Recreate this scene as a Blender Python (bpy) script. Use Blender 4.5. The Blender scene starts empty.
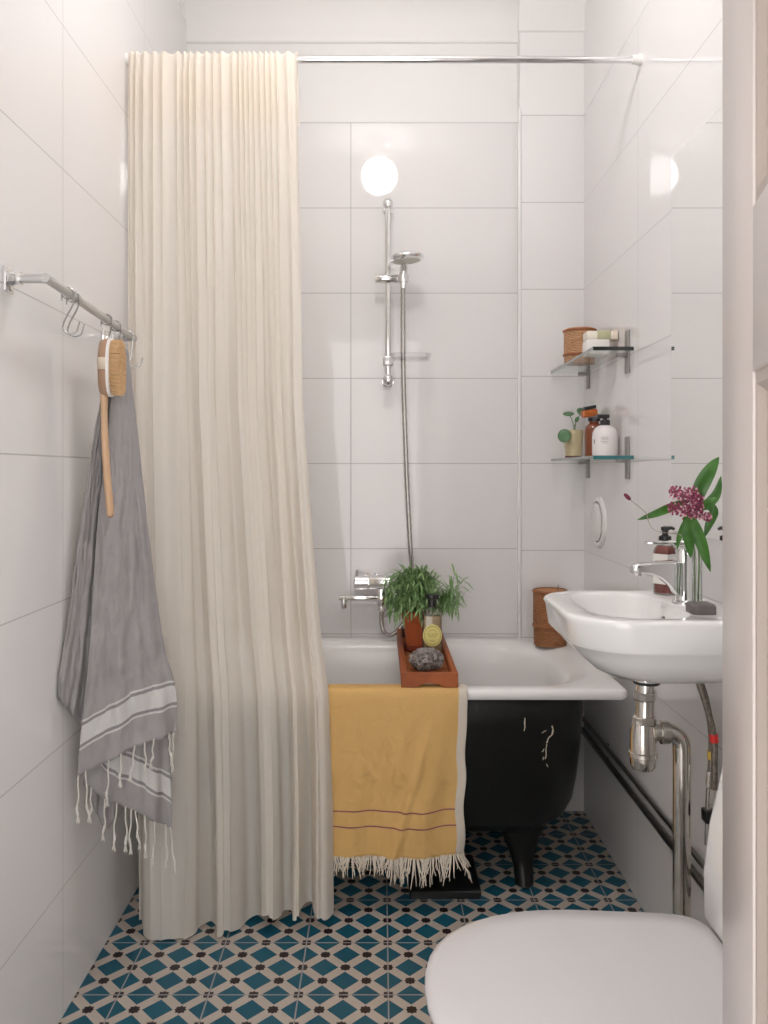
import bpy, bmesh, math, random
from mathutils import Vector, Matrix, noise
from mathutils.bvhtree import BVHTree

random.seed(7)
PI = math.pi
SC = bpy.context.scene
COL = SC.collection
V = Vector

# ------------------------------------------------------------------ helpers
def lerp(a, b, t): return a + (b - a) * t
def sstep(a, b, x):
    t = max(0.0, min(1.0, (x - a) / (b - a))); return t * t * (3 - 2 * t)
def table(tb, x):
    if x <= tb[0][0]: return tb[0][1]
    for (a, va), (b, vb) in zip(tb, tb[1:]):
        if x <= b: return lerp(va, vb, (x - a) / (b - a))
    return tb[-1][1]
CX, CY, F, EYE = 381.0, 472.0, 812.0, 1.17
def at(px, py, Y):                    # a point of the photograph at depth Y (metres)
    return V(((px - CX) * Y / F, Y, EYE - (py - CY) * Y / F))

class MB:
    def __init__(s): s.v = []; s.f = []; s.uv = {}
    def add(s, vs, fs):
        o = len(s.v); s.v += [V(p) for p in vs]; s.f += [tuple(i + o for i in f) for f in fs]; return o
    def box(s, x0, x1, y0, y1, z0, z1, M=None):
        vs = [V((x, y, z)) for z in (z0, z1) for y in (y0, y1) for x in (x0, x1)]
        if M: vs = [M @ p for p in vs]
        s.add(vs, [(0, 2, 3, 1), (4, 5, 7, 6), (0, 1, 5, 4), (2, 6, 7, 3), (0, 4, 6, 2), (1, 3, 7, 5)]); return s
    def loft(s, rings, cap0=True, cap1=True, closed=True):
        n = len(rings[0]); o = len(s.v)
        for r in rings: s.v += [V(p) for p in r]
        for i in range(len(rings) - 1):
            for j in range(n if closed else n - 1):
                k = (j + 1) % n
                s.f.append((o + i * n + j, o + i * n + k, o + (i + 1) * n + k, o + (i + 1) * n + j))
        if cap0: s.f.append(tuple(o + j for j in reversed(range(n))))
        if cap1: s.f.append(tuple(o + (len(rings) - 1) * n + j for j in range(n)))
        return s
    def tube(s, path, r, n=12, caps=True, sq=None):
        path = [V(p) for p in path]
        m = len(path); rs = r if isinstance(r, (list, tuple)) else [r] * m
        T = []
        for i in range(m):
            d = path[min(i + 1, m - 1)] - path[max(i - 1, 0)]
            T.append(d.normalized())
        a = V((0, 0, 1)) if abs(T[0].z) < .9 else V((1, 0, 0))
        N = (a - T[0] * a.dot(T[0])).normalized()
        rings = []
        for i in range(m):
            N = (N - T[i] * N.dot(T[i])).normalized(); B = T[i].cross(N)
            rings.append([path[i] + (N * math.cos(2 * PI * j / n) + B * math.sin(2 * PI * j / n) * (sq or 1)) * rs[i] for j in range(n)])
        return s.loft(rings, caps, caps)
    def cyl(s, p0, p1, r0, r1=None, n=24):
        return s.tube([p0, p1], [r0, r0 if r1 is None else r1], n)
    def lathe(s, prof, c=(0, 0, 0), n=32, M=None, fn=None, cap0=True, cap1=True):
        c = V(c); rings = []
        for (r, z) in prof:
            ring = []
            for j in range(n):
                a = 2 * PI * j / n
                rr = max(r, 1e-5) * (fn(a, z, r) if fn else 1)
                p = V((rr * math.cos(a), rr * math.sin(a), z))
                if M: p = M @ p
                ring.append(c + p)
            rings.append(ring)
        return s.loft(rings, cap0, cap1)
    def sphere(s, c, r, n=20, m=12, sc=(1, 1, 1)):
        pr = [(r * math.sin(PI * i / m), -r * math.cos(PI * i / m)) for i in range(m + 1)]
        c = V(c); rings = []
        for (a, z) in pr:
            a = max(a, r * 1e-3)
            rings.append([c + V((a * math.cos(2 * PI * j / n) * sc[0], a * math.sin(2 * PI * j / n) * sc[1], z * sc[2])) for j in range(n)])
        return s.loft(rings)
    def grid(s, rows, uvs=None):
        o = len(s.v); m = len(rows[0])
        for i, r in enumerate(rows):
            for j, p in enumerate(r):
                s.v.append(V(p))
                if uvs: s.uv[o + i * m + j] = uvs[i][j]
        for i in range(len(rows) - 1):
            for j in range(m - 1):
                s.f.append((o + i * m + j, o + i * m + j + 1, o + (i + 1) * m + j + 1, o + (i + 1) * m + j))
        return s
    def mesh(s, name, off=V((0, 0, 0)), bevel=0, seg=2, smooth=True, ang=38, merge=False):
        me = bpy.data.meshes.new(name)
        me.from_pydata([tuple(p - off) for p in s.v], [], s.f)
        if s.uv:
            L = me.uv_layers.new(name='cloth')
            for lp in me.loops: L.data[lp.index].uv = s.uv.get(lp.vertex_index, (0, 0))
        bm = bmesh.new(); bm.from_mesh(me)
        if merge: bmesh.ops.remove_doubles(bm, verts=bm.verts, dist=1e-5)
        if not s.uv: bmesh.ops.recalc_face_normals(bm, faces=bm.faces)
        if bevel:
            es = [e for e in bm.edges if len(e.link_faces) == 2 and e.calc_face_angle(0) > .5]
            bmesh.ops.bevel(bm, geom=es, offset=bevel, segments=seg, profile=.5, affect='EDGES', clamp_overlap=True)
        bm.to_mesh(me); bm.free()
        if smooth:
            me.polygons.foreach_set('use_smooth', [True] * len(me.polygons))
            me.set_sharp_from_angle(angle=math.radians(ang))
        return me
    def build(s, name, mat, parent=None, origin=None, **k):
        off = V(origin) if origin is not None else (parent_world(parent) if parent else V((0, 0, 0)))
        me = s.mesh(name, off, **k)
        me.materials.append(mat)
        o = bpy.data.objects.new(name, me); COL.objects.link(o)
        if parent: o.parent = parent
        else: o.location = off
        return o

def parent_world(p):
    v = V((0, 0, 0))
    while p: v += p.location; p = p.parent
    return v
def tag(o, label, cat, group=None, kind=None):
    o['label'] = label; o['category'] = cat
    if group: o['group'] = group
    if kind: o['kind'] = kind
    return o
def thing(name, loc, label, cat, group=None):
    o = bpy.data.objects.new(name, None); o.empty_display_size = .05
    COL.objects.link(o); o.location = loc
    return tag(o, label, cat, group)
def struct(o): o['kind'] = 'structure'; return o
def copy_tree(o, parent=None):
    c = o.copy(); COL.objects.link(c); c.parent = parent
    for ch in list(o.children): copy_tree(ch, c)
    return c
def rrect(x0, x1, y0, y1, r, z, n=8):
    rs = r if isinstance(r, (list, tuple)) else [r] * 4     # corners: x0y0, x1y0, x1y1, x0y1
    out = []
    for (cx, cy, a0, q) in ((x0, y0, PI, 0), (x1, y0, 1.5 * PI, 1), (x1, y1, 0, 2), (x0, y1, .5 * PI, 3)):
        rr = min(rs[q], .499 * (x1 - x0), .499 * (y1 - y0))
        ox = cx + rr if q in (0, 3) else cx - rr
        oy = cy + rr if q in (0, 1) else cy - rr
        for i in range(n + 1):
            a = a0 + .5 * PI * i / n
            out.append(V((ox + rr * math.cos(a), oy + rr * math.sin(a), z)))
    return out
def spline(pts, n=8):
    pts = [V(p) for p in pts]; out = []
    P = [pts[0] * 2 - pts[1]] + pts + [pts[-1] * 2 - pts[-2]]
    for i in range(1, len(P) - 2):
        a, b, c, d = P[i - 1:i + 3]
        for k in range(n):
            t = k / n
            out.append(.5 * ((2 * b) + (c - a) * t + (2 * a - 5 * b + 4 * c - d) * t * t + (3 * b - a - 3 * c + d) * t ** 3))
    out.append(pts[-1]); return out

# ------------------------------------------------------------------ materials
def mk(name):
    m = bpy.data.materials.new(name); m.use_nodes = True
    nt = m.node_tree; b = nt.nodes['Principled BSDF']
    return m, nt, b
def N(nt, t, **k):
    n = nt.nodes.new(t)
    for a, v in k.items(): setattr(n, a, v)
    return n
def math_(nt, op, a, b=None, c=None):
    n = nt.nodes.new('ShaderNodeMath'); n.operation = op
    for i, x in enumerate((a, b, c)):
        if x is None: continue
        if isinstance(x, (int, float)): n.inputs[i].default_value = x
        else: nt.links.new(x, n.inputs[i])
    return n.outputs[0]
def mixc(nt, fac, c1, c2):
    n = nt.nodes.new('ShaderNodeMix'); n.data_type = 'RGBA'
    if isinstance(fac, (int, float)): n.inputs[0].default_value = fac
    else: nt.links.new(fac, n.inputs[0])
    for i, c in ((6, c1), (7, c2)):
        if isinstance(c, (tuple, list)): n.inputs[i].default_value = (*c[:3], 1)
        else: nt.links.new(c, n.inputs[i])
    return n.outputs[2]
def noisy(name, c1, c2, scale=20, rough=.5, metal=0, bump=0, bscale=None, detail=4, stretch=(1, 1, 1), rvar=0, spec=.5, coat=0, trans=0, sss=0):
    m, nt, b = mk(name)
    tc = N(nt, 'ShaderNodeTexCoord'); mp = N(nt, 'ShaderNodeMapping'); mp.inputs['Scale'].default_value = stretch
    nt.links.new(tc.outputs['Object'], mp.inputs[0])
    nz = N(nt, 'ShaderNodeTexNoise'); nz.inputs['Scale'].default_value = scale; nz.inputs['Detail'].default_value = detail
    nt.links.new(mp.outputs[0], nz.inputs[0])
    f = math_(nt, 'MULTIPLY_ADD', nz.outputs[0], 1.8, -.4); f = math_(nt, 'MINIMUM', math_(nt, 'MAXIMUM', f, 0), 1)
    nt.links.new(mixc(nt, f, c1, c2), b.inputs['Base Color'])
    b.inputs['Roughness'].default_value = rough; b.inputs['Metallic'].default_value = metal
    b.inputs['Specular IOR Level'].default_value = spec; b.inputs['Coat Weight'].default_value = coat
    if rvar: nt.links.new(math_(nt, 'MULTIPLY_ADD', nz.outputs[0], rvar, rough - rvar / 2), b.inputs['Roughness'])
    if bump:
        n2 = N(nt, 'ShaderNodeTexNoise'); n2.inputs['Scale'].default_value = bscale or scale * 3; n2.inputs['Detail'].default_value = 3
        nt.links.new(mp.outputs[0], n2.inputs[0])
        bp = N(nt, 'ShaderNodeBump'); bp.inputs['Strength'].default_value = bump; bp.inputs['Distance'].default_value = .004
        nt.links.new(n2.outputs[0], bp.inputs['Height']); nt.links.new(bp.outputs[0], b.inputs['Normal'])
    return m
def glassy(name, tint, refl=1.0, rough=.02):
    m, nt, b = mk(name); nt.nodes.remove(b); out = nt.nodes['Material Output']
    tr = N(nt, 'ShaderNodeBsdfTransparent'); gl = N(nt, 'ShaderNodeBsdfGlossy'); gl.inputs['Roughness'].default_value = rough
    nz = N(nt, 'ShaderNodeTexNoise'); nz.inputs['Scale'].default_value = 3
    nt.links.new(mixc(nt, nz.outputs[0], tint, tuple(min(1, c * 1.02) for c in tint)), tr.inputs[0])
    fr = N(nt, 'ShaderNodeFresnel'); fr.inputs[0].default_value = 1.5
    mx = N(nt, 'ShaderNodeMixShader')
    nt.links.new(math_(nt, 'MULTIPLY', fr.outputs[0], refl), mx.inputs[0]); nt.links.new(tr.outputs[0], mx.inputs[1]); nt.links.new(gl.outputs[0], mx.inputs[2])
    nt.links.new(mx.outputs[0], out.inputs[0]); return m
def tile_mat(name, axis, joint, row0=0.0, w=.6, h=.3, top=2.4, g=.0026):
    m, nt, b = mk(name)
    tc = N(nt, 'ShaderNodeTexCoord'); sx = N(nt, 'ShaderNodeSeparateXYZ'); nt.links.new(tc.outputs['Object'], sx.inputs[0])
    u = sx.outputs[axis]; z = sx.outputs[2]
    fu = math_(nt, 'ABSOLUTE', math_(nt, 'SUBTRACT', math_(nt, 'FRACT', math_(nt, 'ADD', math_(nt, 'DIVIDE', math_(nt, 'SUBTRACT', u, joint), w), 10.5)), .5))
    fz = math_(nt, 'ABSOLUTE', math_(nt, 'SUBTRACT', math_(nt, 'FRACT', math_(nt, 'ADD', math_(nt, 'DIVIDE', math_(nt, 'SUBTRACT', z, row0), h), 10.5)), .5))
    gu = math_(nt, 'LESS_THAN', fu, g / 2 / w); gz = math_(nt, 'LESS_THAN', fz, g / 2 / h)
    grout = math_(nt, 'MULTIPLY', math_(nt, 'MAXIMUM', gu, gz), math_(nt, 'LESS_THAN', z, top + .002))
    nz = N(nt, 'ShaderNodeTexNoise'); nz.inputs['Scale'].default_value = 1.2; nt.links.new(tc.outputs['Object'], nz.inputs[0])
    tile = mixc(nt, nz.outputs[0], TILE1, TILE2)
    paint = math_(nt, 'GREATER_THAN', z, top)
    base = mixc(nt, paint, tile, (.80, .785, .775))
    nt.links.new(mixc(nt, grout, base, (.46, .445, .435)), b.inputs['Base Color'])
    r = math_(nt, 'MAXIMUM', math_(nt, 'MULTIPLY', grout, .7), math_(nt, 'MULTIPLY', paint, .45))
    nt.links.new(math_(nt, 'MAXIMUM', r, .035), b.inputs['Roughness'])
    b.inputs['Specular IOR Level'].default_value = .45
    n2 = N(nt, 'ShaderNodeTexNoise'); n2.inputs['Scale'].default_value = 5; n2.inputs['Detail'].default_value = 1; nt.links.new(tc.outputs['Object'], n2.inputs[0])
    hh = math_(nt, 'MULTIPLY_ADD', grout, -.6, math_(nt, 'MULTIPLY', n2.outputs[0], .12))
    bp = N(nt, 'ShaderNodeBump'); bp.inputs['Strength'].default_value = .25; bp.inputs['Distance'].default_value = .002
    nt.links.new(hh, bp.inputs['Height']); nt.links.new(bp.outputs[0], b.inputs['Normal'])
    return m
TILE1 = (.775, .757, .755); TILE2 = (.80, .782, .778)

def floor_mat():
    m, nt, b = mk('patterned cement tile')
    tc = N(nt, 'ShaderNodeTexCoord'); sx = N(nt, 'ShaderNodeSeparateXYZ'); nt.links.new(tc.outputs['Object'], sx.inputs[0])
    S = .2013
    x = math_(nt, 'DIVIDE', math_(nt, 'SUBTRACT', sx.outputs[0], .0165), S)
    y = math_(nt, 'DIVIDE', math_(nt, 'SUBTRACT', sx.outputs[1], 2.0185), S)
    x2 = math_(nt, 'MULTIPLY', x, 2); y2 = math_(nt, 'MULTIPLY', y, 2)
    def near(v): return math_(nt, 'ABSOLUTE', math_(nt, 'SUBTRACT', math_(nt, 'FRACT', math_(nt, 'ADD', v, 100.5)), .5))
    u = near(math_(nt, 'ADD', x2, y2)); v = near(math_(nt, 'SUBTRACT', x2, y2))
    band = math_(nt, 'LESS_THAN', math_(nt, 'MINIMUM', u, v), .165)
    ax = math_(nt, 'ADD', u, v)                  # diamond metric (2*max(|dx|,|dy|) near a node)
    mx = math_(nt, 'MAXIMUM', u, v)
    node = math_(nt, 'MAXIMUM', math_(nt, 'LESS_THAN', ax, .20), math_(nt, 'LESS_THAN', mx, .135))
    grout = math_(nt, 'LESS_THAN', math_(nt, 'MINIMUM', near(x), near(y)), .0085)
    nz = N(nt, 'ShaderNodeTexNoise'); nz.inputs['Scale'].default_value = 9; nz.inputs['Detail'].default_value = 5; nt.links.new(tc.outputs['Object'], nz.inputs[0])
    teal = mixc(nt, nz.outputs[0], (.005, .075, .125), (.010, .115, .17))
    cream = mixc(nt, nz.outputs[0], (.46, .395, .34), (.54, .47, .41))
    c = mixc(nt, band, teal, cream); c = mixc(nt, node, c, (.022, .012, .014)); c = mixc(nt, grout, c, (.34, .32, .31))
    nt.links.new(c, b.inputs['Base Color']); b.inputs['Roughness'].default_value = .42
    bp = N(nt, 'ShaderNodeBump'); bp.inputs['Strength'].default_value = .4; bp.inputs['Distance'].default_value = .002
    nt.links.new(math_(nt, 'MULTIPLY_ADD', grout, -1, math_(nt, 'MULTIPLY', nz.outputs[0], .15)), bp.inputs['Height']); nt.links.new(bp.outputs[0], b.inputs['Normal'])
    return m

def cloth(name, c1, c2, thread=900, transl=.15, transp=0.0, pattern=None, bump=.25, wrinkle=0, tcol=None):
    m, nt, b = mk(name); nt.nodes.remove(b); out = nt.nodes['Material Output']
    tc = N(nt, 'ShaderNodeTexCoord')
    nz = N(nt, 'ShaderNodeTexNoise'); nz.inputs['Scale'].default_value = 30; nz.inputs['Detail'].default_value = 6; nt.links.new(tc.outputs['Object'], nz.inputs[0])
    col = mixc(nt, nz.outputs[0], c1, c2)
    if pattern:
        uv = N(nt, 'ShaderNodeUVMap'); uv.uv_map = 'cloth'; sx = N(nt, 'ShaderNodeSeparateXYZ'); nt.links.new(uv.outputs[0], sx.inputs[0])
        for (ch, lo, hi, c) in pattern:
            f = math_(nt, 'MULTIPLY', math_(nt, 'GREATER_THAN', sx.outputs[ch], lo), math_(nt, 'LESS_THAN', sx.outputs[ch], hi))
            col = mixc(nt, f, col, c)
    df = N(nt, 'ShaderNodeBsdfDiffuse'); ts = N(nt, 'ShaderNodeBsdfTranslucent')
    nt.links.new(col, df.inputs[0])
    if tcol: ts.inputs[0].default_value = (*tcol, 1)
    else: nt.links.new(col, ts.inputs[0])
    n2 = N(nt, 'ShaderNodeTexNoise'); n2.inputs['Scale'].default_value = thread; n2.inputs['Detail'].default_value = 2; nt.links.new(tc.outputs['Object'], n2.inputs[0])
    h = n2.outputs[0]
    if wrinkle:
        n3 = N(nt, 'ShaderNodeTexNoise'); n3.inputs['Scale'].default_value = 22; n3.inputs['Detail'].default_value = 3; n3.inputs['Distortion'].default_value = 1.2
        nt.links.new(tc.outputs['Object'], n3.inputs[0]); h = math_(nt, 'MULTIPLY_ADD', n3.outputs[0], wrinkle, h)
    bp = N(nt, 'ShaderNodeBump'); bp.inputs['Strength'].default_value = bump; bp.inputs['Distance'].default_value = .003
    nt.links.new(h, bp.inputs['Height']); nt.links.new(bp.outputs[0], df.inputs['Normal'])
    mx = N(nt, 'ShaderNodeMixShader'); mx.inputs[0].default_value = transl
    nt.links.new(df.outputs[0], mx.inputs[1]); nt.links.new(ts.outputs[0], mx.inputs[2])
    sh = mx.outputs[0]
    if transp:
        tr = N(nt, 'ShaderNodeBsdfTransparent'); m2 = N(nt, 'ShaderNodeMixShader'); m2.inputs[0].default_value = transp
        nt.links.new(sh, m2.inputs[1]); nt.links.new(tr.outputs[0], m2.inputs[2]); sh = m2.outputs[0]
    nt.links.new(sh, out.inputs[0]); return m
def emis(name, c, s):
    m, nt, b = mk(name); b.inputs['Base Color'].default_value = (.9, .9, .9, 1)
    b.inputs['Emission Color'].default_value = (*c, 1); b.inputs['Emission Strength'].default_value = s
    nz = N(nt, 'ShaderNodeTexNoise'); nz.inputs['Scale'].default_value = 2
    nt.links.new(mixc(nt, nz.outputs[0], c, tuple(x * .98 for x in c)), b.inputs['Emission Color']); return m
def wicker(name, c1, c2, c3):
    m, nt, b = mk(name)
    tc = N(nt, 'ShaderNodeTexCoord')
    wv = N(nt, 'ShaderNodeTexWave'); wv.bands_direction = 'Z'; wv.inputs['Scale'].default_value = 60; wv.inputs['Distortion'].default_value = 3; wv.inputs['Detail'].default_value = 2; wv.inputs['Detail Scale'].default_value = 2
    nz = N(nt, 'ShaderNodeTexNoise'); nz.inputs['Scale'].default_value = 55; nz.inputs['Detail'].default_value = 4
    nt.links.new(tc.outputs['Object'], wv.inputs[0]); nt.links.new(tc.outputs['Object'], nz.inputs[0])
    c = mixc(nt, nz.outputs[0], c1, c2); c = mixc(nt, math_(nt, 'MULTIPLY', math_(nt, 'GREATER_THAN', nz.outputs[0], .6), .5), c, c3)
    c = mixc(nt, math_(nt, 'MULTIPLY', math_(nt, 'POWER', math_(nt, 'SUBTRACT', 1, wv.outputs[1]), 3), .75), c, c3)
    nt.links.new(c, b.inputs['Base Color']); b.inputs['Roughness'].default_value = .55
    bp = N(nt, 'ShaderNodeBump'); bp.inputs['Strength'].default_value = .8; bp.inputs['Distance'].default_value = .005
    nt.links.new(wv.outputs[1], bp.inputs['Height']); nt.links.new(bp.outputs[0], b.inputs['Normal']); return m

M = {}
M['ceil'] = noisy('white ceiling paint', (.80, .785, .775), (.82, .80, .79), 3, .6)
M['trim'] = noisy('white trim', (.80, .79, .78), (.82, .81, .80), 6, .25)
M['door'] = noisy('grey beige gloss paint', (.53, .475, .45), (.56, .50, .475), 5, .3, bump=.05, bscale=60)
M['door_shaded'] = noisy('grey beige paint with painted shade', (.37, .31, .275), (.40, .335, .295), 5, .35)  # door paint darkened; shade in the recessed panels is put into the colour
M['enamel'] = noisy('white bath enamel', (.86, .84, .825), (.88, .86, .845), 4, .26)
M['ceramic'] = noisy('white sanitary ceramic', (.85, .84, .83), (.87, .86, .85), 4, .07, coat=.4)
M['lid'] = noisy('white seat plastic', (.66, .64, .645), (.68, .66, .665), 4, .25)
M['black'] = noisy('black painted cast iron', (.004, .004, .004), (.008, .008, .0075), 14, .3, bump=.2, bscale=50, spec=.4)
M['chip'] = noisy('bare primer', (.62, .50, .34), (.75, .70, .62), 90, .8)
M['chrome'] = noisy('chrome', (.80, .80, .80), (.84, .84, .84), 8, .07, 1)
M['chrome_worn'] = noisy('worn chrome', (.62, .58, .52), (.80, .78, .75), 30, .16, 1, rvar=.1)
M['alu'] = noisy('brushed aluminium', (.52, .51, .50), (.60, .59, .58), 40, .33, 1)
M['satin'] = noisy('satin grey bar', (.55, .54, .53), (.60, .59, .58), 20, .3, .55)
M['steel'] = noisy('hook steel', (.36, .35, .34), (.45, .44, .43), 30, .25, 1)
M['darkpipe'] = noisy('chrome pipe with painted dark reflections', (.17, .16, .15), (.25, .235, .22), 25, .3, .9)  # dark reflections of the chrome put into its base colour
M['hose'] = noisy('grey shower hose', (.42, .40, .385), (.52, .50, .48), 120, .25, .8)
M['whiteplastic'] = noisy('white plastic', (.82, .80, .785), (.85, .83, .81), 8, .3)
M['spray'] = noisy('spray plate', (.62, .58, .50), (.75, .72, .66), 260, .4, detail=1)
M['clearplastic'] = glassy('clear plastic', (.93, .93, .93), .3, .15)
M['glass'] = glassy('clear shelf glass', (.965, .985, .98), .3)
M['glassedge'] = noisy('dark glass edge', (.012, .016, .015), (.022, .03, .028), 12, .12)
M['tealedge'] = noisy('teal glass edge', (.02, .13, .14), (.05, .20, .21), 12, .12)
M['bracket'] = noisy('dull grey metal', (.27, .255, .245), (.34, .325, .315), 60, .42, .3)
M['longedge'] = noisy('grey glass edge', (.22, .235, .23), (.30, .31, .305), 30, .2)
M['vase'] = glassy('vase glass', (.98, .99, .985), .6)
M['water'] = glassy('vase water', (.97, .985, .975), .15)
M['mirror'] = noisy('mirror silver', (.93, .94, .93), (.94, .95, .94), 2, 0.0, 1)
M['rubber'] = noisy('black rubber', (.012, .012, .012), (.02, .02, .02), 30, .5)
M['pump'] = noisy('black plastic', (.012, .012, .013), (.02, .02, .02), 30, .28)
M['wood'] = noisy('oiled hardwood', (.22, .05, .014), (.44, .125, .04), 14, .5, spec=.3, stretch=(1, .12, 1), bump=.15, bscale=60)
M['woodx'] = noisy('oiled hardwood slats', (.30, .085, .026), (.50, .18, .07), 14, .5, spec=.3, stretch=(.15, 1, 1))
M['darkwood'] = noisy('dark hardwood', (.06, .018, .010), (.12, .04, .02), 14, .45)
M['beech'] = noisy('pale beech', (.58, .36, .21), (.70, .47, .30), 18, .45, stretch=(1, 1, .15))
M['beechdark'] = noisy('brown brush back', (.36, .22, .14), (.46, .29, .19), 18, .45, stretch=(1, 1, .2))
M['bristle'] = noisy('natural bristle', (.62, .38, .18), (.80, .55, .31), 150, .8, bump=.7, bscale=300, stretch=(.2, 1, 1))
M['webbing'] = noisy('cotton webbing', (.66, .56, .44), (.74, .64, .52), 120, .8)
M['terracotta'] = noisy('terracotta', (.46, .095, .025), (.58, .14, .045), 10, .75, bump=.12, bscale=90)
M['saucer'] = noisy('dark terracotta', (.22, .04, .02), (.34, .07, .03), 10, .6)
M['soil'] = noisy('soil', (.015, .010, .007), (.05, .035, .025), 120, .95, bump=.8)
M['leaf'] = noisy('narrow green leaf', (.10, .23, .06), (.34, .50, .22), 28, .5)
M['leafpilea'] = noisy('round leaf', (.045, .13, .055), (.13, .26, .12), 40, .35)
M['leafdark'] = noisy('lance leaf', (.022, .10, .012), (.085, .24, .035), 30, .33)
M['stem'] = noisy('green stem', (.09, .17, .05), (.16, .26, .09), 40, .5)
M['twig'] = noisy('grey stem', (.30, .26, .22), (.42, .37, .32), 40, .6)
M['flower'] = noisy('mauve flower', (.13, .008, .04), (.50, .10, .20), 210, .6, detail=1)
M['flowertip'] = noisy('pale flower tip', (.62, .28, .36), (.78, .48, .52), 90, .6)
M['bud'] = noisy('crimson bud', (.10, .008, .022), (.24, .03, .06), 160, .7, bump=.5)
M['stone'] = noisy('pumice', (.02, .016, .015), (.52, .46, .43), 95, .95, bump=1.0, bscale=150, detail=8)
M['slab'] = noisy('dark grey soap', (.11, .098, .095), (.18, .16, .155), 40, .6, bump=.2)
M['wicker'] = wicker('woven birch', (.42, .15, .05), (.66, .32, .14), (.16, .045, .018))
M['wickerlight'] = wicker('woven pale birch', (.66, .35, .18), (.76, .47, .28), (.46, .20, .08))
M['rim'] = noisy('cane rim', (.30, .09, .03), (.46, .18, .07), 60, .5)
M['oil'] = noisy('olive soap liquid', (.40, .29, .17), (.46, .34, .21), 6, .12, coat=.6)
M['oilglass'] = glassy('bottle glass', (.93, .93, .89), .7)
M['label'] = noisy('yellow label paper', (.76, .66, .22), (.80, .71, .28), 12, .6)
M['print'] = noisy('olive print', (.40, .34, .10), (.46, .39, .14), 40, .7)
M['greyprint'] = noisy('grey print', (.25, .24, .24), (.32, .30, .30), 40, .7)
M['amber'] = noisy('amber glass', (.16, .032, .008), (.24, .06, .015), 6, .08, coat=.6)
M['orange'] = noisy('orange pump', (.62, .17, .02), (.30, .06, .01), 70, .2)
M['pink white'] = noisy('pale pink white plastic', (.84, .78, .77), (.87, .82, .81), 6, .25)
M['potcream'] = noisy('cream yellow glaze', (.60, .50, .30), (.68, .58, .38), 16, .35)
M['soapcream'] = noisy('cream paper', (.80, .74, .64), (.84, .78, .69), 30, .6)
M['olive'] = noisy('olive paper', (.47, .45, .27), (.54, .52, .33), 30, .6)
M['peach'] = noisy('peach paper', (.80, .66, .54), (.84, .72, .60), 30, .6)
M['boxwhite'] = noisy('white box', (.83, .80, .76), (.86, .83, .79), 20, .5)
M['redliquid'] = noisy('red soap', (.24, .05, .05), (.36, .10, .09), 8, .15, coat=.5)
M['red'] = noisy('red tape', (.65, .02, .02), (.72, .04, .03), 40, .4)
M['yellowtape'] = noisy('brass nut', (.52, .33, .04), (.62, .40, .07), 40, .35)
M['braid'] = noisy('braided hose', (.10, .085, .07), (.30, .26, .22), 260, .35, .6, detail=1)
M['lamp'] = emis('opal lamp glass', (1.0, .965, .945), 28)
M['floor'] = floor_mat()
M['tile_back'] = tile_mat('white wall tile back', 0, -.106)
M['tile_column'] = tile_mat('white wall tile column', 0, -.4, w=2.0)
M['tile_left'] = tile_mat('white wall tile left', 1, 1.746, row0=-.033, h=.309, top=2.75)
M['tile_right'] = tile_mat('white wall tile right', 1, 2.212)
M['curtain'] = cloth('cream cotton gauze', (.93, .885, .82), (.955, .915, .86), 700, .45, .10, bump=.08, tcol=(.95, .87, .75))
GW = (.64, .625, .61); GD = (.30, .285, .29)
M['greytowel'] = cloth('grey linen towel', (.335, .315, .315), (.405, .385, .385), 600, .06, 0,
    [(1, .058, .126, (.36, .345, .35)), (1, .060, .065, GW), (1, .065, .072, GD), (1, .072, .112, GW), (1, .112, .119, GD), (1, .119, .124, GW)], bump=.5, wrinkle=2.2)
M['cord'] = noisy('white cotton cord', (.66, .63, .58), (.78, .75, .70), 120, .9, bump=.6, bscale=500)
M['yellowtowel'] = cloth('mustard cotton towel', (.79, .49, .185), (.85, .55, .225), 800, .10, 0,
    [(1, .271, .2745, (.34, .10, .13)), (1, .229, .2325, (.34, .10, .13)), (0, .936, 2, (.78, .70, .60))], bump=.7, wrinkle=2.6)
M['fringe'] = noisy('ecru fringe', (.64, .56, .46), (.76, .69, .59), 120, .9)

# ------------------------------------------------------------------ room
XL, XR, YB, YF, ZC = -.684, .700, 2.86, .33, 2.85
struct(MB().box(XL - .12, XR + .12, YF - .09, YB + .12, -.06, 0).build('floor', M['floor']))
struct(MB().box(XL - .12, XR + .12, YF - .09, YB + .12, ZC, ZC + .06).build('ceiling', M['ceil']))
struct(MB().box(XL - .12, XL, YF - .09, YB + .12, 0, ZC).build('wall_left', M['tile_left']))
struct(MB().box(XR, XR + .12, YF - .09, YB + .12, 0, ZC).build('wall_right', M['tile_right']))
struct(MB().box(XL, XR, YB, YB + .12, 0, ZC).build('wall_back', M['tile_back']))
w = MB(); w.box(XL, -.42, YF - .09, YF, 0, ZC); w.box(.262, XR, YF - .09, YF, 0, ZC); w.box(-.42, .262, YF - .09, YF, 2.05, ZC)
struct(w.build('wall_front', M['ceil']))
struct(MB().box(.480, XR, 2.80, YB, 0, ZC).build('wall_column', M['tile_column']))
# slim rounded edging on the pipe column
struct(MB().loft([rrect(.4725, .4835, 2.7925, 2.8035, .005, z, 4) for z in (.003, 2.42)]).build('trim_1', M['trim']))
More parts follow.
